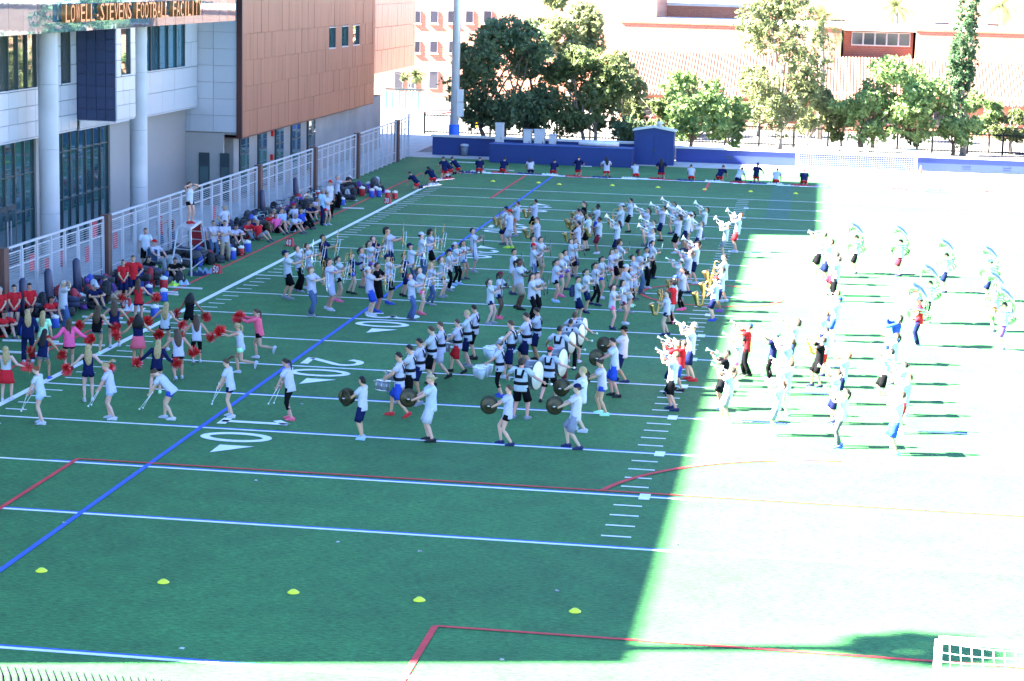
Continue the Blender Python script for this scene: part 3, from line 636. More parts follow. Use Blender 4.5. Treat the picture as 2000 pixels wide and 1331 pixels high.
def limbs(base, fork, tips, r0, seed):
    mb = MB(); rr = random.Random(seed); b = Vector(base); f = Vector(fork)
    mb.tube([b+Vector((0, 0, -.06)), b.lerp(f, .5)+Vector((rr.uniform(-.1, .1), 0, 0)), f], [r0*1.25, r0, r0*.8], 9)
    for t in tips:
        t = Vector(t); m1 = f.lerp(t, .5)+Vector((rr.uniform(-.4, .4), rr.uniform(-.3, .3), rr.uniform(-.1, .4))); mb.tube([f, m1, t], [r0*.62, r0*.36, r0*.08], 7)
        for _ in range(3):
            s = m1.lerp(t, rr.uniform(0, .6)); e = s+Vector((rr.uniform(-1, 1), rr.uniform(-1, 1), rr.uniform(.1, 1.1))); mb.tube([s, s.lerp(e, .5)+Vector((0, 0, .1)), e], [r0*.2, r0*.12, r0*.04], 5)
    return mb
def tree(label, Y, base_uv, rect_px, leafm, n=9000, size=.16, nb=16, trunks=1, bark=None, seed=1, depth=.9, group=None, spread=.6, name='tree', aspect=2., r0=.2, hollow=.42):
    bp = py(*base_uv, Y); bp.z = 0; u0, v0, u1, v1 = rect_px
    c = py((u0+u1)/2, (v0+v1)/2, Y); A_ = py(u0, (v0+v1)/2, Y); T = py((u0+u1)/2, v0, Y)
    rx, rz = abs(c.x-A_.x), abs(T.z-c.z); ry = rx*depth; rr = random.Random(seed)
    t = empty(name, (bp.x, Y, 0)); tag(t, label, 'tree', group)
    blobs = []
    for i in range(nb):
        th = 2*math.pi*i*.618; ph = rr.uniform(-1, 1); q = rr.uniform(.45, .86); s = math.sqrt(max(0, 1-ph*ph*.8))
        blobs.append(((c.x+rx*q*math.cos(th)*s, Y+ry*q*math.sin(th)*s, c.z+rz*.72*ph), (rx*rr.uniform(.26, .40), ry*rr.uniform(.28, .4), rz*rr.uniform(.2, .32)), 1))
    me = leaves(blobs, n, size, seed, aspect); o = link('crown', me, leafm, t); o.matrix_parent_inverse = Matrix.Translation(t.location).inverted()
    for k in range(trunks):
        off = (k-(trunks-1)/2)*spread; fk = (bp.x+off*1.6, Y, max(.8, (c.z-rz)*.9+.6)); tips = [b[0] for b in rr.sample(blobs, min(6, nb))]
        ch('trunk', limbs((bp.x+off, Y+.2*k, 0), fk, tips, r0, seed+k), bark or M_bark, t, True)
    return t
LD = leafmat('leaf_dark', (.115, .17, .085)); LO = leafmat('leaf_olive', (.15, .19, .075)); LG = leafmat('leaf_green', (.21, .31, .12)); LY = leafmat('leaf_yellow', (.22, .25, .12)); LC = leafmat('leaf_cypress', (.10, .18, .09))
tree('broad dark evergreen tree with several leaning trunks behind the light pole', 103, (985, 280), (858, 30, 1105, 268), LD, 19000, .18, 20, 3, None, 3, .7, r0=.17, spread=1.1)
tree('dark spreading tree whose right half catches the sun beside the shed', 103.5, (1150, 275), (1040, 85, 1248, 275), LO, 17000, .16, 20, 2, M_barkp, 5, .8, r0=.15)
tree('tall loose pale tree rising behind the dark evergreens', 118, (1110, 262), (1040, -45, 1180, 150), LY, 9000, .2, 14, 1, M_barkp, 8, r0=.22)
tree('low dark bush standing against the blue shed', 98.5, (1250, 300), (1195, 195, 1305, 300), LD, 6500, .13, 10, 1, None, 11, name='bush', r0=.1)
tree('rounded bright green tree behind the shed roof', 100, (1350, 295), (1288, 128, 1428, 292), LG, 11000, .14, 15, 1, None, 13, r0=.14)
tree('tall thin eucalyptus with loose yellow green foliage', 105, (1520, 300), (1428, -60, 1622, 275), LY, 15000, .17, 22, 1, M_barkp, 17, .7, r0=.24, aspect=3)
tree('wide pale green shade tree behind the soccer goal', 106, (1690, 300), (1636, 105, 1858, 292), LG, 17000, .15, 22, 2, None, 19, .7, r0=.15)
tree('lower pale green tree in front of the cypress', 107.5, (1860, 300), (1822, 170, 1925, 298), LG, 7000, .14, 12, 1, None, 23, r0=.13)
tree('slim columnar cypress rising above the roofs', 110, (1880, 300), (1852, -40, 1912, 268), LC, 13000, .12, 26, 1, M_barkp, 29, 1.0, r0=.2)
tree('round clipped citrus tree by the pavement', 113, (1975, 290), (1922, 213, 2030, 280), LO, 8000, .11, 12, 1, M_barkp, 31, 1., r0=.12)
tree('small street tree by the brick block', 150, (800, 178), (782, 140, 822, 170), LY, 1500, .2, 6, 1, None, 33, r0=.1)
for i, (Y_, bu, rc, lm, lab) in enumerate([(101.5, (1265, 300), (1215, 185, 1325, 300), LO, 'leafy grey green shrub just behind the blue shed'), (102.5, (1420, 300), (1385, 175, 1465, 298), LG, 'light green shrub left of the thin eucalyptus'), (108, (1575, 300), (1535, 150, 1640, 290), LY, 'loose yellow green shrub right of the thin eucalyptus'), (109, (1640, 300), (1600, 195, 1680, 285), LO, 'low grey green shrub beside the pavement wall'), (108.5, (1790, 300), (1745, 150, 1835, 290), LY, 'pale bushy tree between the shade tree and cypress'), (114, (1930, 290), (1895, 190, 1960, 275), LG, 'small green tree beside the citrus'), (116, (1215, 262), (1165, 95, 1262, 240), LY, 'pale sunlit tree behind the dark spreading tree'), (120, (1330, 262), (1285, 150, 1385, 250), LY, 'pale tree before the tiled roof'), (122, (1480, 262), (1440, 120, 1520, 255), LY, 'pale leafy tree right before the stucco wall')]):
    tree(lab, Y_, bu, rc, lm, 7000, .15, 12, 1, M_barkp, 90+i, .9, name='shrub' if 'shrub' in lab else 'tree', r0=.09)
# trees and blocks continuing off the right of the view, mirrored in the facility glass
for i in range(8):
    Yt = 52+i*8.5; xt = 62+3*(i % 2); t = empty('tree', (xt, Yt, 0)); tag(t, 'leafy tree in the row along the far right side of the field', 'tree', 'trees along the right side of the field')
    rr = random.Random(60+i); bl_ = [((xt+rr.uniform(-2, 2), Yt+rr.uniform(-3, 3), 5+rr.uniform(-2.5, 3.5)), (1.6, 1.6, 1.3), 1) for _ in range(9)]
    o = link('crown', leaves(bl_, 3500, .24, 70+i), (LO, LY, LG)[i % 3], t); o.matrix_parent_inverse = Matrix.Translation(t.location).inverted()
    ch('trunk', limbs((xt, Yt, 0), (xt, Yt, 2.6), [b[0] for b in bl_[:5]], .18, i), M_bark, t, True)
rb = empty('brick_building', (72, 90, 0)); tag(rb, 'long brick block beyond the trees on the right side of the field', 'building')
ch('wall', MB().box(70, 84, 30, 150, 0, 11), M_brickl, rb); ubox('flat_roof', M_roof, rb, 69.8, 84.2, 29.8, 150.2, 11.003, 11.3)
for i in range(22):
    for z in (1.4, 5.0, 8.2): ubox('window', M_wind, rb, 69.93, 69.99, 34+i*5.2, 35.6+i*5.2, z, z+1.7)
# palms
def palm(label, Y, base_uv, top_uv, L=2.2, n=34, seed=1, r=.22, group=None):
    b = py(*base_uv, Y); b.z = 0; tp = py(*top_uv, Y); t = empty('palm_tree', (b.x, Y, 0)); tag(t, label, 'palm tree', group); rr = random.Random(seed)
    ch('trunk', MB().tube([(b.x, Y, -.05), (b.x, Y, tp.z*.5), (tp.x, Y, tp.z)], [r*1.2, r, r*.9], 10), M_barkp, t, True)
    mb = MB()
    for i in range(n):
        az = rr.uniform(0, 2*math.pi); el = rr.uniform(-.5, 1.25); d = Vector((math.cos(az), math.sin(az), 0)); P = []
        p = Vector((tp.x, Y, tp.z)); e = el
        for k in range(7): P.append(p.copy()); p = p+(d*math.cos(e)+Vector((0, 0, math.sin(e))))*(L/6); e -= .26
        s = d.cross(Vector((0, 0, 1)))
        for k in range(6):
            for q in range(5):
                c0 = P[k].lerp(P[k+1], q/5); w_ = L*.2*(1-abs(k-2.2)/5.2)
                for sg in (-1, 1):
                    tip = c0+s*sg*w_+(P[k+1]-P[k])*.7+Vector((0, 0, -.10)); wv = (P[k+1]-P[k]).normalized()*.03
                    mb.add([c0-wv, c0+wv, tip], [(0, 1, 2)])
    ch('fronds', mb, LO, t)
palm('date palm with arching fronds above the tiled roof', 121, (1600, 262), (1605, 42), 2.6, 44, 2)
palm('distant fan palm above the flat roofs with feathery crown', 165, (1750, 180), (1750, 18), 2.2, 30, 3)
palm('distant palm at the edge of the far stucco block', 165, (1955, 190), (1955, 12), 2.4, 30, 4)
palm('young palm by the green screened enclosure', 146, (812, 185), (812, 146), 1.1, 26, 5, .1)
# ============================================================ figures: skeletons, bodies, clothes
def ik(a, t, l1, l2, pole):
    a = Vector(a); t = Vector(t); d = t-a; L = min(d.length, (l1+l2)*.995); d.normalize(); t = a+d*L
    x = (l1*l1-l2*l2+L*L)/(2*L); h = math.sqrt(max(0, l1*l1-x*x)); p = Vector(pole); p = p-d*p.dot(d)
    if p.length < 1e-4: p = Vector((0, -1, 0))
    return a+d*x+p.normalized()*h, t
DEF = dict(hip=(0, 0, .925), lean=0, side=0, head=(0, 0), RH=(.27, .04, .86), LH=(-.27, .04, .86), rp=(.5, -.8, -.2), lp=(-.5, -.8, -.2), RF=(.10, 0, .085), LF=(-.10, 0, .085), rk=(.15, 1, 0), lk=(-.15, 1, 0), rt=0, lt=0, toes=(0, 0), curl=.9)
POSES = {
 'stand': {},
 'stand2': dict(RF=(.13, .04, .085), LF=(-.12, -.06, .085), RH=(.25, .14, .95), LH=(-.28, .02, .88), head=(4, 12)),
 'trombone': dict(RH=(.07, .43, 1.36), LH=(-.07, .36, 1.30), rp=(.9, -.1, -.7), lp=(-.9, -.1, -.7), head=(-14, 0), RF=(.11, .05, .085), LF=(-.11, -.06, .085), lean=-4),
 'wood': dict(RH=(.03, .31, 1.28), LH=(-.03, .29, 1.41), rp=(.9, -.2, -.6), lp=(-.9, -.2, -.6), head=(-12, 0), lean=-4),
 'wood2': dict(RH=(.03, .34, 1.18), LH=(-.03, .30, 1.31), rp=(.9, -.2, -.6), lp=(-.9, -.2, -.6), head=(-6, 0), RF=(.12, .06, .085), LF=(-.11, -.07, .085)),
 'horn': dict(RH=(.06, .33, 1.57), LH=(-.06, .30, 1.52), rp=(.8, 0, -.8), lp=(-.8, 0, -.8), head=(-16, 0), lean=-6, RF=(.12, .03, .085), LF=(-.12, -.03, .085)),
 'horn2': dict(RH=(.06, .36, 1.62), LH=(-.06, .31, 1.58), rp=(.8, 0, -.8), lp=(-.8, 0, -.8), head=(-20, 0), lean=-8, RF=(.12, .10, .085), LF=(-.12, -.08, .085)),
 'sax': dict(RH=(.13, .24, .98), LH=(.02, .30, 1.22), rp=(.9, -.5, -.1), lp=(-.9, -.2, -.3), head=(-4, 0), lean=-3),
 'sousa': dict(RH=(.16, .33, 1.22), LH=(-.20, .22, 1.02), rp=(.9, -.3, -.3), lp=(-.9, -.3, -.1)),
 'snare': dict(RH=(.17, .36, 1.02), LH=(-.19, .34, 1.02), rp=(1, -.5, 0), lp=(-1, -.5, 0), head=(8, 0), RF=(.12, .05, .085), LF=(-.12, -.03, .085)),
 'snare_step': dict(RH=(.17, .36, 1.02), LH=(-.19, .34, 1.02), rp=(1, -.5, 0), lp=(-1, -.5, 0), head=(10, 0), hip=(0, 0, .90), RF=(.12, .24, .085), LF=(-.12, -.26, .13), toes=(0, -25)),
 'bass': dict(RH=(.50, .22, 1.06), LH=(-.50, .22, 1.06), rp=(.6, -.7, -.5), lp=(-.6, -.7, -.5), RF=(.17, .03, .085), LF=(-.17, -.03, .085)),
 'bass_step': dict(hip=(0, 0, .90), RH=(.52, .16, 1.12), LH=(-.50, .22, 1.02), rp=(.6, -.7, -.5), lp=(-.6, -.7, -.5), RF=(.16, .22, .085), LF=(-.20, -.16, .085)),
 'cymbal': dict(RH=(.075, .40, 1.10), LH=(-.075, .40, 1.08), rp=(1, -.6, -.2), lp=(-1, -.6, -.2), RF=(.12, .04, .085), LF=(-.12, -.05, .085), head=(4, 0)),
 'cymbal_step': dict(RH=(.075, .40, 1.06), LH=(-.075, .40, 1.04), rp=(1, -.6, -.2), lp=(-1, -.6, -.2), hip=(0, -.04, .87), RF=(.12, .14, .085), LF=(-.12, -.18, .085), head=(2, 0), lean=-3),
 'baton': dict(lean=10, RH=(.16, .34, .88), LH=(-.16, .34, .88), rp=(1, -.4, 0), lp=(-1, -.4, 0), RF=(.10, .06, .085), LF=(-.10, -.10, .085), head=(6, 0)),
 'baton_lean': dict(lean=42, hip=(0, -.1, .90), RH=(.16, .52, .72), LH=(-.16, .50, .72), rp=(1, -.2, .2), lp=(-1, -.2, .2), RF=(.10, .12, .085), LF=(-.10, -.16, .085), head=(10, 0)),
 'pom': dict(RH=(.58, .06, 1.06), LH=(-.58, .06, 1.06), rp=(.2, -.6, -.7), lp=(-.2, -.6, -.7), RF=(.12, .06, .085), LF=(-.13, -.08, .085)),
 'pom2': dict(RH=(.55, .10, .98), LH=(-.55, .10, 1.00), rp=(.2, -.6, -.7), lp=(-.2, -.6, -.7), hip=(.04, 0, .91), RF=(.13, 0, .085), LF=(-.16, -.22, .12), toes=(0, -25), side=4),
 'pom_bend': dict(lean=20, hip=(0, -.06, .88), RH=(.50, .26, .86), LH=(-.50, .26, .88), rp=(.5, -.5, -.3), lp=(-.5, -.5, -.3), RF=(.14, .16, .085), LF=(-.14, -.30, .14), toes=(0, -30)),
 'pom_run': dict(lean=8, hip=(0, 0, .93), RH=(.12, .55, 1.42), LH=(-.12, .55, 1.36), rp=(.7, -.1, -.6), lp=(-.7, -.1, -.6), RF=(.08, .10, .10), LF=(-.08, -.48, .42), toes=(0, -70)),
 'cross': dict(RH=(-.10, .22, 1.16), LH=(.10, .25, 1.12), rp=(1, .0, -.6), lp=(-1, .0, -.6), RF=(.13, 0, .085), LF=(-.13, .02, .085)),
 'handsup': dict(RH=(.14, .18, 1.62), LH=(-.14, .18, 1.62), rp=(1, -.1, -.1), lp=(-1, -.1, -.1), RF=(.09, 0, .085), LF=(-.09, 0, .085)),
 'point': dict(RH=(.18, .55, 1.45), LH=(-.27, .04, .9), rp=(.6, -.2, -.8), RF=(.13, .05, .085), LF=(-.13, -.05, .085)),
 'hips': dict(RH=(.20, .05, 1.0), LH=(-.20, .05, 1.0), rp=(1, -.5, 0), lp=(-1, -.5, 0), RF=(.14, 0, .085), LF=(-.14, 0, .085)),
 'front': dict(RH=(.05, .22, .95), LH=(-.05, .22, .95), rp=(1, -.4, 0), lp=(-1, -.4, 0)),
 'sit': dict(hip=(0, 0, .13), lean=14, RH=(.14, .42, .46), LH=(-.14, .42, .46), rp=(1, 0, -.3), lp=(-1, 0, -.3), RF=(.13, .56, .085), LF=(-.13, .52, .085), rk=(.2, .2, 1), lk=(-.2, .2, 1)),
 'sit2': dict(hip=(0, 0, .13), lean=-14, RH=(.26, -.22, .09), LH=(-.26, -.22, .09), rp=(.6, -.8, .2), lp=(-.6, -.8, .2), RF=(.16, .74, .085), LF=(-.14, .60, .085), rk=(.2, .0, 1), lk=(-.2, 0, 1)),
 'chair': dict(hip=(0, 0, .50), lean=-8, RH=(.16, .30, .66), LH=(-.16, .30, .66), rp=(1, -.4, 0), lp=(-1, -.4, 0), RF=(.14, .50, .085), LF=(-.14, .46, .085), rk=(.1, .6, 1), lk=(-.1, .6, 1)),
 'kneel': dict(hip=(0, -.16, .32), lean=46, RH=(.16, .55, .16), LH=(-.16, .55, .16), rp=(1, -.4, 0), lp=(-1, -.4, 0), RF=(.13, -.36, .07), LF=(-.13, -.36, .07), rk=(.1, 1, -.2), lk=(-.1, 1, -.2), toes=(-70, -70), head=(-5, 0)),
 'kneel_up': dict(hip=(0, -.06, .46), lean=10, RH=(.22, .42, .62), LH=(-.22, .36, .60), rp=(1, -.4, 0), lp=(-1, -.4, 0), RF=(.13, -.36, .07), LF=(-.13, -.36, .07), rk=(.1, 1, -.2), lk=(-.1, 1, -.2), toes=(-70, -70), head=(14, 0)),
}
vr = random.Random(77)
for k in ('trombone', 'wood', 'wood2', 'horn', 'horn2', 'sax', 'snare', 'cymbal', 'pom', 'kneel'):
    for j in range(2):
        d = dict(DEF); d.update(POSES[k]); d = dict(d)
        hx0 = [vr.uniform(-.03, .03) for _ in range(3)]
        for q in ('RH', 'LH'): d[q] = tuple(a+b+vr.uniform(-.012, .012) for a, b in zip(d[q], hx0))
        if k != 'kneel':
            for q in ('RF', 'LF'): d[q] = (d[q][0]+vr.uniform(-.03, .05)*(1 if q == 'RF' else -1), d[q][1]+vr.uniform(-.09, .09), d[q][2])
            d['hip'] = (vr.uniform(-.03, .03), 0, .918)
        d['head'] = (d['head'][0]+vr.uniform(-9, 9), d['head'][1]+vr.uniform(-26, 26)); d['lean'] = d['lean']+vr.uniform(-5, 5); d['side'] = vr.uniform(-4, 4); POSES[k+'_'+'bc'[j]] = d
VAR = lambda k: prng.choice([k, k+'_b', k+'_c']) if k+'_b' in POSES else k
class Sk: pass
def skeleton(pose):
    P = dict(DEF); P.update(POSES[pose]); s = Sk(); s.P = P
    hip = Vector(P['hip']); s.rot = Matrix.Rotation(R(-P['lean']), 3, 'X') @ Matrix.Rotation(R(P['side']), 3, 'Y')
    s.U = lambda x, y, z: hip + s.rot @ Vector((x, y, z))
    s.hip = hip; s.sh = {1: s.U(.18, -.01, .475), -1: s.U(-.18, -.01, .475)}
    s.el, s.wr, s.kn, s.an, s.hp = {}, {}, {}, {}, {}
    for sg, H, pl, F, kp in ((1, 'RH', 'rp', 'RF', 'rk'), (-1, 'LH', 'lp', 'LF', 'lk')):
        s.el[sg], s.wr[sg] = ik(s.sh[sg], P[H], .29, .255, P[pl])
        s.hp[sg] = hip+Vector((.09*sg, 0, -.02)); s.kn[sg], s.an[sg] = ik(s.hp[sg], P[F], .43, .425, P[kp])
    s.headrot = s.rot @ Matrix.Rotation(R(-P['head'][0]), 3, 'X') @ Matrix.Rotation(R(P['head'][1]), 3, 'Z')
    s.neck = s.U(0, -.012, .545); s.head = s.neck + s.headrot @ Vector((0, .025, .135))
    s.headM = Matrix.Translation(s.head) @ s.headrot.to_4x4()
    s.footM = {}
    for sg, i in ((1, 0), (-1, 1)):
        pt = P['toes'][i]; M = Matrix.Translation(s.an[sg]) @ Matrix.Rotation(R(-8*sg), 4, 'Z') @ Matrix.Rotation(R(pt), 4, 'X'); s.footM[sg] = M
    return s
def rad(pts): return pts
def body_raw(s):
    mb = MB(); U = s.U; X = s.rot @ Vector((1, 0, 0))
    mb.loft([U(0, 0, z) for z in (-.09, -.02, .06, .16, .28, .39, .46, .505)], [.10, .165, .158, .138, .150, .172, .160, .085], [.085, .118, .108, .092, .104, .112, .088, .062], X, 14)
    hM = s.headM; H = lambda x, y, z: hM @ Vector((x, y, z)); hx_ = s.headrot @ Vector((1, 0, 0))
    mb.loft([U(0, -.012, .49), U(0, -.008, .55), H(0, -.015, -.06)], [.066, .056, .054], [.062, .056, .056], hx_, 10)
    mb.loft([H(0, .035, -.118), H(0, .026, -.10), H(0, .012, -.06), H(0, .0, -.01), H(0, -.004, .04), H(0, -.006, .08), H(0, -.006, .108), H(0, -.006, .118)],
            [.022, .042, .060, .072, .077, .070, .045, .012], [.026, .050, .078, .092, .098, .088, .058, .016], hx_, 14)
    mb.loft([H(0, .082, .022), H(0, .096, -.006), H(0, .108, -.026), H(0, .086, -.036)], [.009, .012, .016, .010], [.008, .012, .013, .008], hx_, 8)
    for sg in (1, -1): mb.loft([H(.068*sg, -.012, -.035), H(.079*sg, -.014, -.002), H(.074*sg, -.012, .028)], [.010, .013, .010], [.014, .022, .014], hx_, 8)
    for sg in (1, -1):
        a, e, wv = s.sh[sg], s.el[sg], s.wr[sg]
        mb.loft([U(.11*sg, -.01, .455), a, a.lerp(e, .5), e, e.lerp(wv, .35), wv], [.060, .058, .048, .041, .041, .029], None, (0.2, .3, .9), 10)
        h, k, an = s.hp[sg], s.kn[sg], s.an[sg]; t = (k-h); back = Vector((0, -.012, 0))
        mb.loft([h+Vector((0, 0, .03)), h.lerp(k, .2), h.lerp(k, .6), k, k.lerp(an, .3)+back, k.lerp(an, .65)+back*.5, an], [.092, .090, .072, .055, .058, .045, .037], None, (1, 0, 0), 10)
        M = s.footM[sg]; mb.loft([M @ Vector(q) for q in ((0, -.045, -.04), (0, .0, -.035), (0, .09, -.055), (0, .165, -.062))], [.032, .036, .042, .030], [.030, .036, .022, .014], (1, 0, 0), 8)
        d = (wv-e).normalized(); mb.loft([wv, wv+d*.035, wv+d*.085], [.030, .040, .040], [.020, .019, .016], (0, .2, 1), 8)
    return mb
def fingers(s, mb):
    for sg in (1, -1):
        e, wv = s.el[sg], s.wr[sg]; d = (wv-e).normalized(); inward = Vector((-sg, .15, 0)); inward = (inward-d*inward.dot(d)).normalized(); sd = d.cross(inward).normalized()
        if sd.z < 0: sd = -sd
        base = wv+d*.075
        for i, L in enumerate((.068, .078, .073, .056)):
            o = base+sd*((1.5-i)*.0205); c = s.P['curl']*1.1; p1 = o+(d*math.cos(c*.5)+inward*math.sin(c*.5))*L*.5; p2 = p1+(d*math.cos(c*1.5)+inward*math.sin(c*1.5))*L*.32; p3 = p2+(d*math.cos(c*2.3)+inward*math.sin(c*2.3))*L*.3
            mb.tube([o-d*.012, p1, p2, p3], [.0095, .009, .0085, .006], 5)
        o = wv+d*.03+sd*.032; p1 = o+(d*.6+sd*.6+inward*.5).normalized()*.036; p2 = p1+(d*.7+inward*.7).normalized()*.030; mb.tube([o-sd*.014, o, p1, p2], [.013, .0115, .010, .007], 5)
def shirt_mb(s, kind):
    mb = MB(); U = s.U; X = s.rot @ Vector((1, 0, 0)); zz = (-.125, -.08, .0, .10, .20, .30, .39, .455, .50, .525)
    if s.P['hip'][2] < .6: zz = (-.07, -.04, .02, .10, .20, .30, .39, .455, .50, .525)
    tight = kind == 'k'
    ra = [.192, .190, .186, .176, .172, .178, .190, .180, .118, .070]; rb = [.142, .142, .138, .128, .124, .130, .134, .112, .090, .066]
    if tight: ra = [.178, .176, .174, .160, .154, .164, .176, .15, .10, .064]; rb = [.126, .128, .126, .112, .108, .120, .126, .10, .08, .062]
    mb.loft([U(0, -.004, z) for z in zz], ra, rb, X, 18, True, .026)
    if not tight:
        fr = {'t': .66, 'p': .66, 'l': 9}[kind]
        for sg in (1, -1):
            a, e, wv = s.sh[sg], s.el[sg], s.wr[sg]
            if fr < 2: pts = [U(.10*sg, -.01, .45), a.lerp(e, .02)+Vector((0, 0, .004)), a.lerp(e, .35), a.lerp(e, fr)]; r_ = [.085, .079, .076, .080]
            else: pts = [U(.10*sg, -.01, .45), a+Vector((0, 0, .004)), a.lerp(e, .5), e, e.lerp(wv, .5), e.lerp(wv, .95)]; r_ = [.085, .078, .066, .058, .052, .042]
            mb.loft(pts, r_, None, (.2, .3, .9), 12, True, .02)
    if kind == 'p': mb.loft([U(0, -.008, .50), U(0, -.004, .545)], [.082, .074], [.076, .070], X, 12)
    return mb
def bottom_mb(s, kind):
    mb = MB(); h = s.hip; X = Vector((1, 0, 0)); low = s.P['hip'][2] < .6
    tg = kind in 'gch'
    w = -.012 if tg else .0
    mb.loft([s.U(0, 0, .07), h+Vector((0, 0, .01)), h+Vector((0, 0, -.06)), h+Vector((0, 0, -.125))], [.172+w, .182+w, .180+w, .10], [.122+w, .132+w, .128+w, .08], X, 14)
    if kind == 'k':
        mb.loft([s.U(0, 0, .08), h+Vector((0, 0, -.05)), h+Vector((0, -.01, -.20)), h+Vector((0, -.01, -.34))], [.175, .20, .235, .27], [.125, .15, .185, .22], X, 20, True, .03); return mb
    for sg in (1, -1):
        a, k, an = s.hp[sg], s.kn[sg], s.an[sg]; a0 = a+Vector((0, 0, .0))
        if kind == 's': pts, r_ = [a0, a.lerp(k, .3), a.lerp(k, .65), a.lerp(k, .97)], [.104, .106, .105, .108]
        elif kind == 'h': pts, r_ = [a0, a.lerp(k, .2), a.lerp(k, .36)], [.099, .101, .102]
        elif kind == 'p': pts, r_ = [a0, a.lerp(k, .4), k, k.lerp(an, .5), k.lerp(an, .97)], [.102, .094, .080, .076, .076]
        elif kind == 'g': pts, r_ = [a0, a.lerp(k, .4), k, k.lerp(an, .35), k.lerp(an, .93)], [.097, .086, .062, .064, .045]
        else: pts, r_ = [a0, a.lerp(k, .4), k, k.lerp(an, .45)], [.097, .087, .064, .063]
        mb.loft(pts, r_, None, (1, 0, 0), 12, True, .012)
    return mb
def harness_mb(s):
    mb = MB(); U = s.U; X = s.rot @ Vector((1, 0, 0))
    mb.loft([U(0, 0, .06), U(0, 0, .15)], [.196, .190], [.148, .142], X, 16)
    for sg in (1, -1): 
        pts = [U(.10*sg, .14, .12), U(.115*sg, .155, .30), U(.115*sg, .11, .46), U(.105*sg, .0, .525), U(.10*sg, -.10, .47), U(.085*sg, -.145, .34), U(.06*sg, -.145, .26)]
        for a, b in zip(pts[:-1], pts[1:]): mb.bar(a, b, .055, .02)
    mb.loft([U(-.10, -.146, .30), U(.10, -.146, .30)], [.045, .045], [.014, .014], (0, 0, 1), 8)
    return mb
# head-local pieces -------------------------------------------------------------------------------
def sphere_fn(fn, n=14, m=9):
    mb = MB(); V = []
    for i in range(m+1):
        ph = math.pi*i/m
        for k in range(n):
            th = 2*math.pi*k/n; d = Vector((math.sin(ph)*math.cos(th), math.sin(ph)*math.sin(th), math.cos(ph))); V.append(tuple(fn(d)))
    F = [(i*n+k, (i+1)*n+k, (i+1)*n+(k+1) % n, i*n+(k+1) % n) for i in range(m) for k in range(n)]
    return mb.add(V, F)
def hair_mb(kind, seed=0):
    rr = random.Random(seed); big = {'c': 1.42, 'f': 1.3, 'b': 1.16}.get(kind, 1.09)
    lowb = {'b': -.75, 'c': -.75, 'f': -.6, 'l': -.5}.get(kind, -.38); lows = {'b': -.65, 'c': -.55, 'f': -.5, 'l': -.3}.get(kind, .02)
    def fn(d):
        f = d.y  # front
        lim = .42 if f > .55 else (lows+(.42-lows)*max(0, (f+.1)/.65) if f > -.1 else lows+(lowb-lows)*min(1, (-f-.1)/.5))
        q = big*(1+rr.uniform(-.035, .035)*(2.2 if kind == 'c' else 1))
        if d.z < lim: q = .72
        return Vector((d.x*.081*q, d.y*.103*q-.006, d.z*.116*q+.004))
    mb = sphere_fn(fn)
    if kind == 'p': mb.loft([(0, -.085, .045), (0, -.125, .04), (0, -.155, -.03), (0, -.145, -.14), (0, -.125, -.24)], [.022, .036, .040, .030, .010], [.022, .034, .034, .024, .008], (1, 0, 0), 8)
    if kind == 'u': mb.loft([(0, -.07, .07), (0, -.16, .12), (0, -.26, .14), (0, -.33, .11)], [.02, .035, .06, .03], [.02, .03, .04, .012], (1, 0, 0), 8)
    if kind == 'n': mb.loft([(0, -.09, .06), (0, -.115, .07), (0, -.14, .075)], [.03, .045, .02], None, (1, 0, 0), 8)
    if kind == 'f': mb.loft([(0, -.03, .08), (0, -.05, .02), (0, -.08, -.10), (0, -.10, -.24), (0, -.09, -.34)], [.08, .13, .19, .19, .10], [.07, .10, .11, .09, .05], (1, 0, 0), 14, True, .07)
    if kind == 'l': mb.loft([(0, -.055, .04), (0, -.082, -.05), (0, -.115, -.16), (0, -.135, -.28), (0, -.125, -.40), (0, -.12, -.46)], [.07, .088, .105, .10, .07, .02], [.04, .045, .04, .034, .026, .008], (1, 0, 0), 10, True, .05)
    return mb
def cap_mb(kind):
    if kind == 'w':  # visor
        mb = MB().lathe([(.092, 0), (.094, .035)], (0, -.005, .05), n=16, cap=False); br = 1
    else:
        mb = sphere_fn(lambda d: Vector((d.x*.094*(1 if d.z > .12 else .8), d.y*.114*(1 if d.z > .12 else .8)-.006, max(d.z, .02)*.122+.022)), 16, 8); br = -1 if kind == 'v' else 1
    V = []
    for k in range(9):
        a = R(-62+k*15.5); V += [(.088*math.sin(a), br*(.100*math.cos(a)-.004), .045), (.092*math.sin(a), br*(.10*math.cos(a)+.075*math.cos(a)), .03)]
    o = [(x, y, z-.006) for x, y, z in V]
    mb.add(V+o, [(2*i, 2*i+1, 2*i+3, 2*i+2) for i in range(8)]+[(18+2*i, 18+2*i+2, 18+2*i+3, 18+2*i+1) for i in range(8)]+[(2*i+1, 18+2*i+1, 18+2*i+3, 2*i+3) for i in range(8)])
    return mb
eyes_mb = MB()
for sg in (1, -1): eyes_mb.lathe([(.004, -.004), (.013, 0), (.009, .004)], (.031*sg, .086, .008), (0.25*sg, 1, 0), 8); eyes_mb.loft([(.018*sg, .092, .031), (.045*sg, .080, .030)], [.004, .003], None, (0, 0, 1), 5)
mouth_mb = MB().loft([(-.024, .083, -.064), (0, .092, -.064), (.024, .083, -.064)], [.003, .008, .003], [.003, .006, .003], (0, 0, 1), 6)
shade_mb = MB()
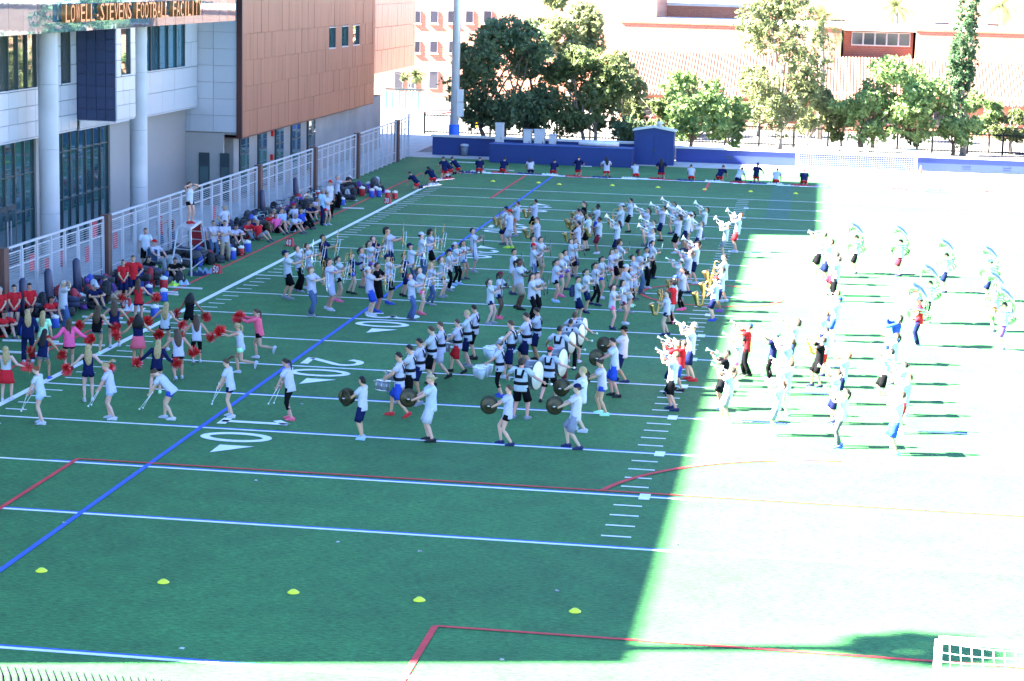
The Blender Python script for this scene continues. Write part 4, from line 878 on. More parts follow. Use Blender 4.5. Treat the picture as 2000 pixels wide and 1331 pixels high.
for sg in (1, -1): shade_mb.loft([(.008*sg, .096, .010), (.034*sg, .094, .008), (.060*sg, .080, .010)], [.014, .021, .016], [.004, .005, .005], (0, 0, 1), 8); shade_mb.bar((.062*sg, .078, .014), (.078*sg, -.01, .014), .006)
shoe_mb = MB().loft([(0, -.085, -.05), (0, -.07, -.035), (0, -.01, -.022), (0, .07, -.042), (0, .14, -.056), (0, .185, -.066)], [.028, .040, .042, .047, .044, .022], [.034, .048, .060, .042, .028, .016], (1, 0, 0), 10).box(-.044, .044, -.085, .10, -.085, -.062).box(-.040, .040, .10, .18, -.085, -.066)
# ---------------------------------------------------------------- build bodies once per pose
M_skin = mat('skin', objcol=True, rough=.55, var=.06, scale=12, spec=.4); M_skin.node_tree.nodes['Principled BSDF'].inputs['Subsurface Weight'].default_value = .0
M_cloth = mat('cloth', objcol=True, rough=.9, var=.07, scale=14, bump=.6, bscale=16, spec=.05)
M_hair = mat('hair', objcol=True, rough=.55, var=.55, scale=30, stretch=(3.5, 3.5, .6), spec=.35, bump=.8, bscale=60)
M_shoe = mat('shoe', objcol=True, rough=.6, spec=.35)
M_eye = mat('eye_dark', (.02, .016, .014), .3); M_lip = mat('lip', (.30, .10, .09), .5)
SK = {k: skeleton(k) for k in POSES}
tmp = {}
for k, s in SK.items():
    o = bpy.data.objects.new('tmp', body_raw(s).mesh('tmp')); C.objects.link(o); tmp[k] = o
    m_ = o.modifiers.new('r', 'REMESH'); m_.mode = 'VOXEL'; m_.voxel_size = .0135
    m_ = o.modifiers.new('s', 'SMOOTH'); m_.iterations = 2; m_.factor = .4
    m_ = o.modifiers.new('d', 'DECIMATE'); m_.ratio = .30
dg = bpy.context.evaluated_depsgraph_get(); dg.update()
BODY = {}
for k, o in tmp.items():
    em = o.evaluated_get(dg).to_mesh(); V = [tuple(v.co) for v in em.vertices]; Fc = [tuple(p.vertices) for p in em.polygons]; o.evaluated_get(dg).to_mesh_clear()
    mb = MB().add(V, Fc); fingers(SK[k], mb); me = mb.mesh('body', True); me.materials.append(M_skin); BODY[k] = me
for o in tmp.values():
    me = o.data; bpy.data.objects.remove(o); bpy.data.meshes.remove(me)
CACHE = {}
def cached(key, fn, m, smooth=True):
    if key not in CACHE:
        me = fn().mesh(key, smooth); me.materials.append(m); CACHE[key] = me
    return CACHE[key]
COL = dict(w=(.47, .48, .57), n=(.010, .015, .065), k=(.007, .007, .009), r=(.55, .022, .03), b=(.03, .07, .42), l=(.36, .50, .72), g=(.22, .24, .28), a=(.08, .09, .11), p=(.85, .12, .30), m=(.16, .02, .04), j=(.07, .12, .24), t=(.36, .29, .20), v=(.20, .08, .36), o=(.70, .16, .05), y=(.55, .75, .06), e=(.45, .80, .55), c=(.75, .12, .20), s=(.55, .60, .68))
CN = dict(w='white', n='navy', k='black', r='red', b='blue', l='light blue', g='grey', a='charcoal', p='pink', m='maroon', j='denim', t='khaki', v='purple', o='orange', y='neon yellow', e='mint green', c='coral', s='striped pale')
HC = dict(k=(.008, .007, .007), d=(.028, .018, .012), b=(.075, .042, .022), y=(.42, .30, .14), r=(.22, .06, .02), g=(.30, .29, .28))
HN = dict(k='black', d='dark', b='brown', y='blond', r='red', g='grey')
SKN = [(.60, .36, .27), (.52, .29, .20), (.42, .22, .14), (.26, .13, .08), (.10, .05, .032)]
TN = dict(t='tee', l='long sleeve top', k='tank top', p='polo shirt'); BN = dict(s='shorts', h='short shorts', p='trousers', g='leggings', c='capri leggings', k='skirt')
HK = dict(f='bushy long haired ', s='', p='ponytailed ', l='long haired ', b='bob haired ', c='curly haired ', u='ponytailed ', n='')
CAPN = dict(c='cap', v='backward cap', w='visor')
prng = random.Random(11); NP = 0
def person(pos, face, pose, top, bot, hair='sd', cap='0', skin=1, shoe='w', act='standing', sx=1.0, h=1.0, extra=(), z0=0.):
    global NP
    NP += 1; s = SK[pose]
    o = link('person', BODY[pose], None, None, tuple(c*prng.uniform(.9, 1.08) for c in SKN[skin]))
    o.location = (pos[0], pos[1], z0); o.rotation_euler = (0, 0, R(face-90)); wx = sx*prng.uniform(.94, 1.10); o.scale = (wx*h, wx*h, h)
    sh_ = link('shirt', cached('shirt'+pose+top[0], lambda: shirt_mb(s, top[0]), M_cloth), None, o, tuple(c*prng.uniform(.93, 1.05) for c in COL[top[1]]))
    bn_ = {'s': 'shorts', 'h': 'shorts', 'p': 'trousers', 'g': 'leggings', 'c': 'leggings', 'k': 'skirt'}[bot[0]]
    link(bn_, cached('bottom'+pose+bot[0], lambda: bottom_mb(s, bot[0]), M_cloth), None, o, tuple(c*prng.uniform(.9, 1.1) for c in COL[bot[1]]))
    for sg in (1, -1):
        q = link('shoe', cached('shoe', lambda: shoe_mb, M_shoe), None, o, COL[shoe]); q.matrix_basis = s.footM[sg]
    q = link('hair', cached('hair'+hair[0], lambda: hair_mb(hair[0]), M_hair), None, o, HC[hair[1]]); q.matrix_basis = s.headM
    if hair[0] == 'l' and pose.startswith('pom'): q.matrix_basis = s.headM @ Matrix.Diagonal((1.15, 1, 1.1, 1))
    q = link('eyes', cached('eyes', lambda: eyes_mb, M_eye), None, o); q.matrix_basis = s.headM
    q = link('mouth', cached('mouth', lambda: mouth_mb, M_lip), None, o); q.matrix_basis = s.headM
    if cap != '0':
        q = link('cap', cached('cap'+cap[0], lambda: cap_mb(cap[0]), M_cloth), None, o, COL[cap[1]]); q.matrix_basis = s.headM
    if 'sun' in extra: q = link('sunglasses', cached('shades', lambda: shade_mb, M_eye), None, o); q.matrix_basis = s.headM
    if 'harness' in extra: link('harness', cached('harness'+pose, lambda: harness_mb(s), M_cloth), None, o, (.012, .013, .016))
    if 'pack' in extra:
        q = link('backpack', cached('pack'+pose, lambda: MB().loft([s.U(0, -.20, .02), s.U(0, -.22, .10), s.U(0, -.22, .30), s.U(0, -.18, .46)], [.13, .15, .15, .10], [.08, .11, .10, .06], s.rot @ Vector((1, 0, 0)), 12), M_cloth), None, o, (.03, .04, .09))
    cp = (CN[cap[1]]+' '+CAPN[cap[0]]+', ') if cap != '0' else ''
    desc = f"{HK[hair[0]]}person in {cp}{CN[top[1]]} {TN[top[0]]} and {CN[bot[1]]} {BN[bot[0]]}"
    if cap == '0' and hair[0] in 'lpbc' and len((desc+' '+act).split()) < 15: desc = desc.replace('haired', HN[hair[1]]+'-haired', 1) if False else HN[hair[1]]+' '+desc if hair[0] == 'p' else desc.replace(HK[hair[0]], HK[hair[0]].replace(' haired', ' '+HN[hair[1]]+' haired'))
    if 'harness' in extra: desc = desc
    lab = ' '.join((desc+' '+act).split()[:16]); tag(o, lab, 'person', lab)
    o['_d'] = desc
    return o
def attach(po, proto, loc, rot=(0, 0, 0), name=None, lab='', cat=''):
    """copy an instrument (an object and its parts) to a place in a person's own frame"""
    M = Matrix.Translation(po.location) @ po.rotation_euler.to_matrix().to_4x4()
    L = Vector((loc[0]*po.scale[0], loc[1]*po.scale[1], loc[2]*po.scale[2])); M = M @ Matrix.Translation(L) @ Matrix((*[list(r)+[0] for r in __import__('mathutils').Euler([R(a) for a in rot]).to_matrix()], [0, 0, 0, 1]))
    r = bpy.data.objects.new(proto['name'], proto['root'][0]); C.objects.link(r); r.matrix_world = M
    for n_, me in proto['parts']: q = bpy.data.objects.new(n_, me); C.objects.link(q); q.parent = r
    l_ = ' '.join((lab+' of the '+po['_d']).split()[:16]); tag(r, l_, cat, l_); return r
# ============================================================ instruments
M_brass = mat('brass', (.46, .29, .10), .3, .9); M_silver = mat('silver', (.80, .80, .80), .22, .85); M_blackp = mat('black_plastic', (.012, .012, .014), .35)
M_chrome = mat('polished_silver', (.62, .62, .60), .12, 1.0); M_fibre = mat('white_fibreglass', (.74, .75, .75), .25); M_drumhead = mat('drumhead', (.72, .72, .70), .5); M_shell = mat('shell_grey', (.13, .14, .17), .3, rnd=.3); M_shellw = mat('shell_white', (.55, .60, .68), .35, rnd=.1); M_cym = mat('cymbal_bronze', (.055, .046, .024), .38, .6, var=.15, scale=30); M_wood = mat('stick_wood', (.60, .46, .30), .5)
def pm(mb, m, name, smooth=True): me = mb.mesh(name, smooth); me.materials.append(m); return me
def proto(name, root, *parts): return dict(name=name, root=(root,), parts=list(parts))
def arcp(c, r, a0, a1, n=8, ax='xz'):
    out = []
    for k in range(n+1):
        a = R(a0+(a1-a0)*k/n); p = [r*math.cos(a), r*math.sin(a)]
        out.append((c[0]+p[0], c[1], c[2]+p[1]) if ax == 'xz' else (c[0], c[1]+p[0], c[2]+p[1]) if ax == 'yz' else (c[0]+p[0], c[1]+p[1], c[2]))
    return out
def trombone(metal):
    b = MB(); b.tube(arcp((0, 0, .58), .055, 180, 0), .012, 6); b.tube([(.055, 0, .58), (.055, 0, .05)], [.012, .014], 8)
    b.lathe([(.014, 0), (.020, .10), (.034, .18), (.062, .235), (.105, .262), (.10, .258), (.03, .17)], (.055, 0, .05), (0, .12, -1), 16, False); b.tube([(-.055, 0, .58), (-.055, 0, .28)], .011, 6); b.bar((-.055, 0, .40), (.055, 0, .40), .012)
    s = MB(); s.tube([(-.055, .03, .30), (-.055, .03, -.42)]+arcp((-.055, .085, -.42), .055, 180, 360, 6, 'yz')[1:]+[(-.055, .14, .30)], .0085, 6); s.bar((-.055, .03, .22), (-.055, .14, .22), .012); s.bar((-.055, .03, -.1), (-.055, .14, -.1), .012)
    mp = MB().lathe([(.008, 0), (.009, .05), (.016, .07)], (-.055, .03, .30), (0, -.6, .5), 8)
    return proto('trombone', pm(b, metal, 'bell_section'), ('slide', pm(s, M_silver, 'slide')), ('mouthpiece', pm(mp, M_silver, 'mouthpiece')))
def trumpet(metal, name='trumpet', br=.06, L=.50, fat=1.0):
    b = MB(); z = .0; b.tube([(0, 0, 0), (0, .34*L/.5, 0)]+arcp((0, .34*L/.5, -.045*fat), .045*fat, 90, -90, 6, 'yz')[1:]+[(0, .12, -.09*fat)]+arcp((0, .12, -.045*fat), .045*fat, 270, 90, 6, 'yz')[1:], .0075*fat, 6)
    b.lathe([(.009*fat, 0), (.012*fat, .14), (br*.42, .26), (br, .33), (br*.96, .325), (br*.3, .24)], (.03, L-.32, -.0), (0, 1, 0), 16, False); b.tube([(.03, L-.32, 0), (.03, .12, 0)]+arcp((.03, .12, -.045*fat), .045*fat, 90, 270, 6, 'yz')[1:]+[(.03, .3, -.09*fat)], .0085*fat, 6)
    if fat > 1.2: b.torus((.015, .20, -.07), .085, .011, (1, 0, 0), 18, 6); b.torus((.03, .22, -.05), .06, .010, (1, 0, 0), 16, 6)
    v = MB()
    for i in range(3): v.lathe([(.013, 0), (.013, .13), (.005, .135), (.005, .165), (.012, .168), (.012, .175)], (.015, .17+i*.032, -.10), (0, 0, 1), 8)
    mp = MB().lathe([(.005, 0), (.006, .05), (.013, .075)], (0, .005, 0), (0, -1, 0), 8)
    return proto(name, pm(b, metal, 'tubing'), ('valves', pm(v, M_silver, 'valves')), ('mouthpiece', pm(mp, M_silver, 'mouthpiece')))
def clarinet():
    b = MB().lathe([(.010, .33), (.0125, .24), (.0135, .0), (.014, -.25), (.020, -.30), (.032, -.34), (.028, -.338)], n=10); k = MB()
    for i in range(9): k.box(-.006, .006, .012, .020, -.24+i*.05, -.215+i*.05)
    k.bar((.014, .006, -.2), (.014, .006, .18), .006); return proto('clarinet', pm(b, M_blackp, 'clarinet_body'), ('keys', pm(k, M_silver, 'keys')))
def flute():
    b = MB().tube([(-.33, 0, 0), (.33, 0, 0)], .0105, 8); k = MB()
    for i in range(10): k.lathe([(.008, 0), (.008, .008)], (-.02+i*.03, 0, .010), (0, 0, 1), 6)
    return proto('flute', pm(b, M_silver, 'flute_tube'), ('keys', pm(k, M_silver, 'keys')))
def sax(s=1.0, name='saxophone'):
    b = MB(); P = [(0, -.16, .36), (0, -.10, .40), (0, -.03, .38), (0, 0, .30), (0, .03, .05), (0, .06, -.22)]+[(0, .06+.075-.075*math.cos(a), -.24-.075*math.sin(a)) for a in (R(30), R(90), R(150))]+[(0, .225, -.16), (0, .26, -.02), (0, .30, .07)]
    r = [.010, .012, .016, .020, .030, .042, .048, .052, .055, .062, .08, .115]; b.loft([tuple(c*s for c in p) for p in P], [x*s for x in r], None, (1, 0, 0), 12, True)
    k = MB()
    for i in range(8): k.lathe([(.016*s, 0), (.016*s, .012*s)], ((.02+.0035*i)*s, (.004+.007*i)*s, (.27-.065*i)*s), (1, .1, 0), 8)
    k.bar((.035*s, .0, .25*s), (.045*s, .06*s, -.2*s), .008*s); return proto(name, pm(b, M_brass, 'sax_body'), ('keys', pm(k, M_brass, 'keys')))
def sousa():
    b = MB(); b.torus((0, 0, 1.08), .36, .055, (.62, -.12, .75), 30, 10, R(20), R(330)); b.torus((.03, .03, 1.02), .30, .035, (.62, -.12, .75), 26, 8)
    b.tube([(-.24, -.22, 1.25), (-.26, -.24, 1.50), (-.20, -.18, 1.76), (-.10, -.02, 1.92), (-.06, .10, 1.98)], [.058, .07, .085, .10, .125], 12)
    bell = MB().lathe([(.12, 0), (.15, .10), (.22, .20), (.34, .27), (.33, .262), (.20, .19), (.10, .06)], (-.06, .08, 1.975), (.1, 1, .12), 24, False); rim = MB().torus((-.033, .347, 2.007), .34, .010, (.1, 1, .12), 28, 6)
    v = MB()
    for i in range(3): v.lathe([(.018, 0), (.018, .16)], (.10+i*.045, .30, 1.14), (0, .3, 1), 8)
    return proto('sousaphone', pm(b, M_chrome, 'tubing'), ('bell', pm(bell, M_chrome, 'bell')), ('bell_rim', pm(rim, M_silver, 'bell_rim')), ('valves', pm(v, M_silver, 'valves')))
def drum(name, r, h, shellm, ax=(0, 0, 1), headm=None, lugs=8):
    a = Vector(ax).normalized(); x = a.orthogonal().normalized(); y = a.cross(x); b = MB().lathe([(r, -h/2), (r, h/2)], (0, 0, 0), ax, 24)
    P = []
    for sg, nm in ((1, 'drum_head'), (-1, 'drum_head')): P.append((nm, pm(MB().lathe([(r*.985, 0), (r*.985, .006)], a*sg*(h/2+.003 if sg > 0 else h/2+.009), ax, 24), headm or M_drumhead, 'drum_head'))); P.append(('rim', pm(MB().torus(a*sg*(h/2), r+.008, .014, ax, 26, 6), M_blackp if r > .3 else M_silver, 'rim')))
    l = MB()
    for i in range(lugs): q = 2*math.pi*i/lugs; c = (x*math.cos(q)+y*math.sin(q))*(r+.014); l.bar(c-a*h*.46, c+a*h*.46, .012)
    P.append(('tension_rods', pm(l, M_silver, 'tension_rods'))); return proto(name, pm(b, shellm, 'shell'), *P)
def tenor():
    root = None; P = []; sp = [(-.33, .0, .125), (-.13, .16, .155), (.13, .16, .165), (.33, .0, .15), (.0, -.06, .08)]
    for i, (x, y, r) in enumerate(sp):
        b = MB().lathe([(r*.55, -.30), (r*.9, -.16), (r, -.1), (r, 0)], (x, y, 0), (0, 0, 1), 18); me = pm(b, M_shellw, 'shell')
        if i == 0: root = me
        else: P.append(('shell', me))
        P.append(('drum_head', pm(MB().lathe([(r*.985, .003), (r*.985, .008)], (x, y, 0), (0, 0, 1), 18), M_drumhead, 'drum_head'))); P.append(('rim', pm(MB().torus((x, y, .0), r+.006, .012, (0, 0, 1), 20, 5), M_silver, 'rim')))
    return proto('tenor_drums', root, *P)
def cymbal():
    b = MB().lathe([(.02, .035), (.06, .030), (.07, .016), (.15, .008), (.228, 0), (.228, .003), (.16, .011), (.07, .02), (.058, .035), (.015, .04)], n=28, cap=False); st = MB().torus((0, 0, .06), .03, .008, (1, 0, 0), 12, 5)
    return proto('cymbal', pm(b, M_cym, 'plate'), ('strap', pm(st, M_fibre, 'strap')))
def stick(name='drumstick', L=.40, r=.0075, tip=.011, m=None): return proto(name, pm(MB().lathe([(r, 0), (r, L*.8), (r*.6, L-.02), (tip, L-.012), (tip*.8, L)], (0, -.08, 0), (0, 1, 0), 8), m or M_wood, 'stick'))
def mallet(): return proto('mallet', pm(MB().tube([(0, -.06, 0), (0, .26, 0)], .008, 6), M_wood, 'stick'), ('mallet_head', pm(MB().lathe([(.02, 0), (.035, .02), (.035, .05), (.02, .07)], (0, .25, 0), (0, 1, 0), 10), M_drumhead, 'mallet_head')))
def baton():
    b = MB().tube([(0, -.3, 0), (0, .3, 0)], .009, 6)
    return proto('baton', pm(b, M_fibre, 'shaft'), *[('tip', pm(MB().lathe([(.008, 0), (r, .015), (r, .035), (.008, .05)], (0, .29*sg, 0), (0, sg, 0), 10), M_fibre, 'tip')) for sg, r in ((1, .028), (-1, .02))])
M_pom = mat('pompom_red', (.62, .012, .016), .30, rnd=.15); M_pomw = mat('pompom_glint', (.75, .16, .14), .2)
def pom(seed):
    r = random.Random(seed); b = MB(); g = MB()
    for i in range(210):
        d = Vector((r.gauss(0, 1), r.gauss(0, 1), r.gauss(0, 1))).normalized(); s = d.orthogonal().normalized()*.012; L = r.uniform(.12, .20); mid = d*L*.6+Vector((0, 0, .01)); tip = d*L+Vector((r.uniform(-.03, .03), r.uniform(-.03, .03), -.035))
        (g if i % 9 == 0 else b).add([s*.3, -s*.3, mid-s, mid+s, tip-s*.8, tip+s*.8], [(0, 1, 2, 3), (3, 2, 4, 5)])
    return proto('pompom', pm(b, M_pom, 'streamers', False), ('glint_streamers', pm(g, M_pomw, 'glint_streamers', False)))
I = dict(tb=trombone(M_brass), tbs=trombone(M_silver), tp=trumpet(M_silver), me=trumpet(M_fibre, 'mellophone', .13, .58, 1.4), cl=clarinet(), fl=flute(), sx=sax(), bs=sax(1.28, 'baritone_saxophone'), so=sousa(), sn=drum('snare_drum', .18, .26, M_shell), te=tenor(), bd1=drum('bass_drum', .40, .36, M_shell, (1, 0, 0)), bd2=drum('bass_drum', .33, .36, M_shell, (1, 0, 0)), bd3=drum('bass_drum', .28, .36, M_shell, (1, 0, 0)), cy=cymbal(), st=stick(), ml=mallet(), ba=baton(), po=[pom(i) for i in range(4)])
# ============================================================ who stands where (head and foot pixels of the photograph give the place)
def place(u, vh, vf, std=1.72):
    if vf:
        p = pz(u, vf, 0); q = ray(u, vh); hz = CAM.z+(p.y-CAM.y)/q.y*q.z; return p, min(1.10, max(.90, hz/1.735))
    p = pz(u, vh, std); return p, std/1.735
def crowd(rows, pose, face, act, inst=None, jit=10, skindef=None, **kw):
    out = []
    for ln in rows.strip().splitlines():
        t = ln.split(); u, vh, vf = float(t[0]), float(t[1]), float(t[2]); p, h = place(u, vh, vf)
        top, bot, hair = t[3], t[4], t[5]; cap = t[6] if len(t) > 6 else '0'; sk = int(t[7]) if len(t) > 7 else prng.choice((0, 0, 1, 1, 1, 2)); shoe = t[8] if len(t) > 8 else prng.choice('wwwgan'); ex = list(kw.get('extra', ())); sx = 1.0
        for q in t[9:]:
            if q.startswith('x'): sx = float(q[1:])
            else: ex.append(q)
        ps = VAR(prng.choice(pose) if isinstance(pose, (list, tuple)) else pose)
        o = person((p.x, p.y), face+prng.uniform(-jit, jit), ps, top, bot, hair, cap, sk, shoe, act, sx, h, ex)
        if inst: inst(o, ps)
        out.append(o)
    return out
def wr(ps, sg): return SK[ps].wr[sg]
def i_trombone(o, ps): attach(o, I['tb' if prng.random() < .75 else 'tbs'], (.02, .45, 1.34), (prng.uniform(-14, 2), prng.uniform(-6, 6), prng.uniform(-25, 25)), lab='trombone', cat='trombone')
def i_wood(o, ps):
    m = (wr(ps, 1)+wr(ps, -1))/2; attach(o, I['cl'], (m.x, m.y+.09, m.z+.06), (prng.uniform(-4, 16), 0, prng.uniform(-40, 40)), lab='black clarinet', cat='clarinet')
def i_flute(o, ps):
    h = SK[ps].head; m = (wr(ps, 1)+wr(ps, -1))/2; attach(o, I['fl'], (m.x+.1, m.y+.09, m.z+.05), (0, -70, 20), lab='silver flute', cat='flute')
def i_trumpet(o, ps): h = SK[ps].headM @ Vector((0, .115, -.06)); attach(o, I['tp'], tuple(h), (prng.uniform(14, 24), 0, prng.uniform(-4, 4)), lab='silver trumpet', cat='trumpet')
def i_mello(o, ps): h = SK[ps].headM @ Vector((0, .115, -.06)); attach(o, I['me'], tuple(h), (prng.uniform(20, 32), 0, prng.uniform(-4, 4)), lab='white mellophone', cat='mellophone')
def i_sax(o, ps): attach(o, I['sx'], (.05, .26, 1.12), (0, 0, prng.uniform(-25, 10)), lab='brass saxophone', cat='saxophone')
def i_bari(o, ps): attach(o, I['bs'], (.05, .36, .98), (0, 0, prng.uniform(-25, 10)), lab='brass baritone saxophone', cat='saxophone')
def i_sousa(o, ps): attach(o, I['so'], (0, 0, 0), (0, 0, 0), lab='silver sousaphone', cat='sousaphone')
def sticks(o, ps, key, lab):
    for sg in (1, -1): w_ = wr(ps, sg); e = SK[ps].el[sg]; d = (w_-e).normalized(); p = w_+d*.09; attach(o, I[key], tuple(p), (-12, 0, -10*sg if key == 'ml' else 22*sg), lab=('right ' if sg > 0 else 'left ')+lab, cat='drumstick')
def i_snare(o, ps): attach(o, I['sn'], (0, .46, .80), (6, 8, 0), lab='snare drum', cat='drum'); sticks(o, ps, 'st', 'drumstick')
def i_tenor(o, ps): attach(o, I['te'], (0, .50, .88), (0, 0, 0), lab='set of white tenor drums', cat='drum'); sticks(o, ps, 'st', 'drumstick')
def i_bass(k):
    def f(o, ps):
        r = {'bd1': .40, 'bd2': .33, 'bd3': .28}[k]; attach(o, I[k], (0, .20+r, 1.14), (0, 0, 0), lab='bass drum', cat='drum'); sticks(o, ps, 'ml', 'mallet')
    return f
def i_cymbals(o, ps):
    a = prng.uniform(-26, 18)
    for sg in (1, -1): w_ = wr(ps, sg); attach(o, I['cy'], (w_.x-.015*sg+.0, w_.y+.11, w_.z+.02), (a, 90*sg, 0), lab=('right ' if sg > 0 else 'left ')+'bronze cymbal', cat='cymbal')
def i_baton(o, ps):
    for sg in (1, -1): w_ = wr(ps, sg); d = (w_-SK[ps].el[sg]).normalized(); p = w_+d*.09; attach(o, I['ba'], (p.x, p.y+.06, p.z-.14), (-62+prng.uniform(-10, 12), 0, 8*sg), lab=('right ' if sg > 0 else 'left ')+'silver baton', cat='baton')
def i_pom(o, ps):
    for sg in (1, -1): w_ = wr(ps, sg); d = (w_-SK[ps].el[sg]).normalized(); p = w_+d*.12; attach(o, prng.choice(I['po']), tuple(p), (prng.uniform(0, 360), 0, prng.uniform(0, 360)), lab=('right ' if sg > 0 else 'left ')+'red pompom', cat='pompom')
# --- trombones, facing right
crowd('''562 488 584 tw sk sd cn 1 g
584 478 570 tw pk sb
603 474 566 tw hl pd
609 520 617 tw pj sr 0 0 g
632 456 552 tn sk sk 0 2
644 500 606 tw sw sd 0 1 w
661 499 589 tw hk pd 0 1 p
687 493 574 ln hb sb 0 0 k
707 483 563 tw hk pd 0 1 a
725 470 0 tw hv pd
733 460 0 tn pj sb
722 521 616 tw sb sb vw 0 w x1.1
738 512 610 tk sk sk 0 2 b
759 497 594 tw sk sd cn 1 b
760 442 536 tw sn ck 0 1
789 494 579 tn sn sk 0 1 k
803 475 562 ts pj sd cn 1
823 452 546 tw pj sd cw 0
840 448 532 tw sk ck 0 2 k
804 533 625 tw pj sr 0 0 a x1.08
821 521 614 tw hp pb 0 0 c
841 512 596 tw gj by 0 0 g''', 'trombone', 0, 'raising a trombone', i_trombone, 14)
# --- clarinets, facing right
crowd('''863 501 581 tw hk pb 0 0 g
876 487 568 tw gk pd cn 1
890 473 557 tw gk pd cw 1 l
905 470 546 tw hj pk 0 2
924 445 532 tw sw sk 0 1 g
1042 460 545 tw sk sk 0 1
1054 462 548 tw st sb 0 1
1040 475 560 tw pj sd cr 2
1000 485 575 tw st sk 0 2 n
1012 505 604 tw st pk 0 4 k x1.2
973 530 622 tw hn pk cm 4 c
957 544 633 tw hn pb 0 0 g
1037 533 628 tw pk lk 0 1
1047 531 622 tw pk sd 0 0''', ['wood', 'wood2'], 0, 'playing a clarinet', i_wood, 14)
# --- flutes and clarinets in the middle block
crowd('''1083 506 590 tw hk pd 0 1 l
1094 495 579 tw hv by 0 0 p
1105 488 566 tw hv pk 0 1
1115 470 541 tw sk sd 0 0
1122 464 540 tw sn sb
1127 539 628 tw sn sk 0 1 w pack
1143 525 611 tw sn pd 0 1 n
1161 512 596 tw gk pk 0 1 n
1172 500 583 tw hb pk 0 1
1191 490 563 tw hr lb 0 0
1200 483 560 tw sk pk 0 1
1208 468 545 tw sk cd 0 2
1194 554 643 tw hp pd 0 0 n
1216 546 633 tw hm lk 0 1 w
1220 516 610 tw sw sd cw 0
1231 523 599 tw ck lk 0 2 e
1236 497 586 tw sw sd 0 1
1247 486 574 tw pj sk 0 4
1260 482 562 tw pk sk 0 2 w
1272 470 544 tw pk pk 0 1''', ['wood', 'wood2'], 2, 'playing woodwind', lambda o, p: (i_wood if prng.random() < .6 else i_flute)(o, p), 16)
# --- saxophones, facing left
crowd('''985 403 478 tw sn sd cn 1
995 409 485 tw sw sd cr 0 y
1008 393 462 tw ho sd 0 1 g
1043 389 458 tw sk sk 0 2 k
1050 424 0 tw sg sb 0 0
1129 432 0 tw sn sk 0 1
1141 393 0 tk hk pb 0 0
1135 410 0 tw sk pd
1147 417 490 ts sk sb 0 0 k
1167 398 0 tw sb sk 0 4
1168 423 496 tw sm sk 0 3 w
1128 407 0 tw sk sk
1210 397 478 tw sn sd cw 0 w x1.1
1229 387 454 tw sk sk 0 1 k
1318 538 0 tw pk lk cb 1 p
1312 549 633 tr sw ck 0 2 k
1300 569 655 tw hn pd 0 0 n
1331 522 606 tw gk pk 0 1 p''', 'sax', 180, 'playing a saxophone', i_sax, 14)
# --- mellophones, facing left with bells up
crowd('''1206 430 0 tw sn sd
1260 405 480 tw hn pd 0 1
1291 402 471 tw sn sk 0 1 k
1311 394 457 tl hk pb
1324 405 478 tw sk sd
1321 420 495 tw sk cd 0 1 w
1339 413 490 tw sn sd cw
1347 412 485 tw hb pd
1374 405 468 tw pj pk 0 1 w
1363 440 500 tw sn sb 0 0
1271 429 506 tw sk sb
1268 444 530 tw sn sd
1415 433 503 tw sg lb cw 0 w
1438 415 493 tw sr sr 0 0 w
1356 470 554 tw sn pk ck 1 w''', ['horn', 'horn2'], 178, 'raising a mellophone', i_mello, 10)
# --- trumpets
crowd('''1324 507 585 tw sl sd cw 0
1341 487 572 tw hk pb 0 0
1346 629 743 tw sn sb vg 0 r
1327 664 764 tr sb sd 0 1 k
1312 662 772 tr sn sb 0 1 n
1311 685 801 tw sk sb 0 1 n
1455 630 734 tr pk sd cb 1 k
1438 654 756 tw hp pk 0 0
1415 683 0 tk sk sk 0 2
1420 714 825 tw sg pd 0 1
1546 630 718 tw sb cd 0 1
1531 659 770 tw pj pb 0 0 
1515 745 851 tw sg pr 0 0 l
1533 702 812 tw hw sb
1506 658 747 tn gk nk vw 1''', ['horn', 'horn2'], 180, 'playing a trumpet', i_trumpet, 10)
# --- baritone saxophones catching the sun
crowd('''1394 540 627 tw sn sd cr 0 b
1406 521 609 tw sn sk 0 3 v
1412 496 590 tw sk sk 0 2''', 'sax', 182, 'playing a baritone saxophone', i_bari, 8)
# --- sunlit column and right column
crowd('''1598 451 541 tw sk sb
1613 466 556 tw sn sk
1625 491 578 tw sm sd
1630 500 590 tw pk sd
1626 566 655 tw sn sb
1628 578 668 tw sb sb cb 0
1604 607 700 tw sn sr
1597 662 756 tk sk sd
1644 691 790 tw sn sr 0 1
1628 722 828 tw sn pd 0 1
1610 640 735 tw sr sd
1640 758 874 tw ga pd 0 1 b
1744 613 712 lb sn lk 0 1
1740 649 750 tw hw pd
1725 679 785 tw sk sk
1757 711 812 tw sl nk
1763 729 846 tw sr sb 0 0 w
1746 763 888 tw sb sb 0 1 l''', ['horn', 'horn2', 'sax'], 180, 'playing in the sun', lambda o, p: i_sax(o, p) if p.startswith('sax') else i_trumpet(o, p), 10)
# --- sousaphones
crowd('''1670 459 535 tw sk sb 0 1
1756 473 540 tw sm sk 0 1
1845 494 572 tw sn sk 0 1
1930 507 588 tw sn sd cl 1
1957 590 684 tw sv sd
1792 580 677 tr pn sd cw 1
1940 554 648 tw so sr 0 0
1813 552 632 tw sk sd''', 'sousa', 182, 'carrying a sousaphone', i_sousa, 8)
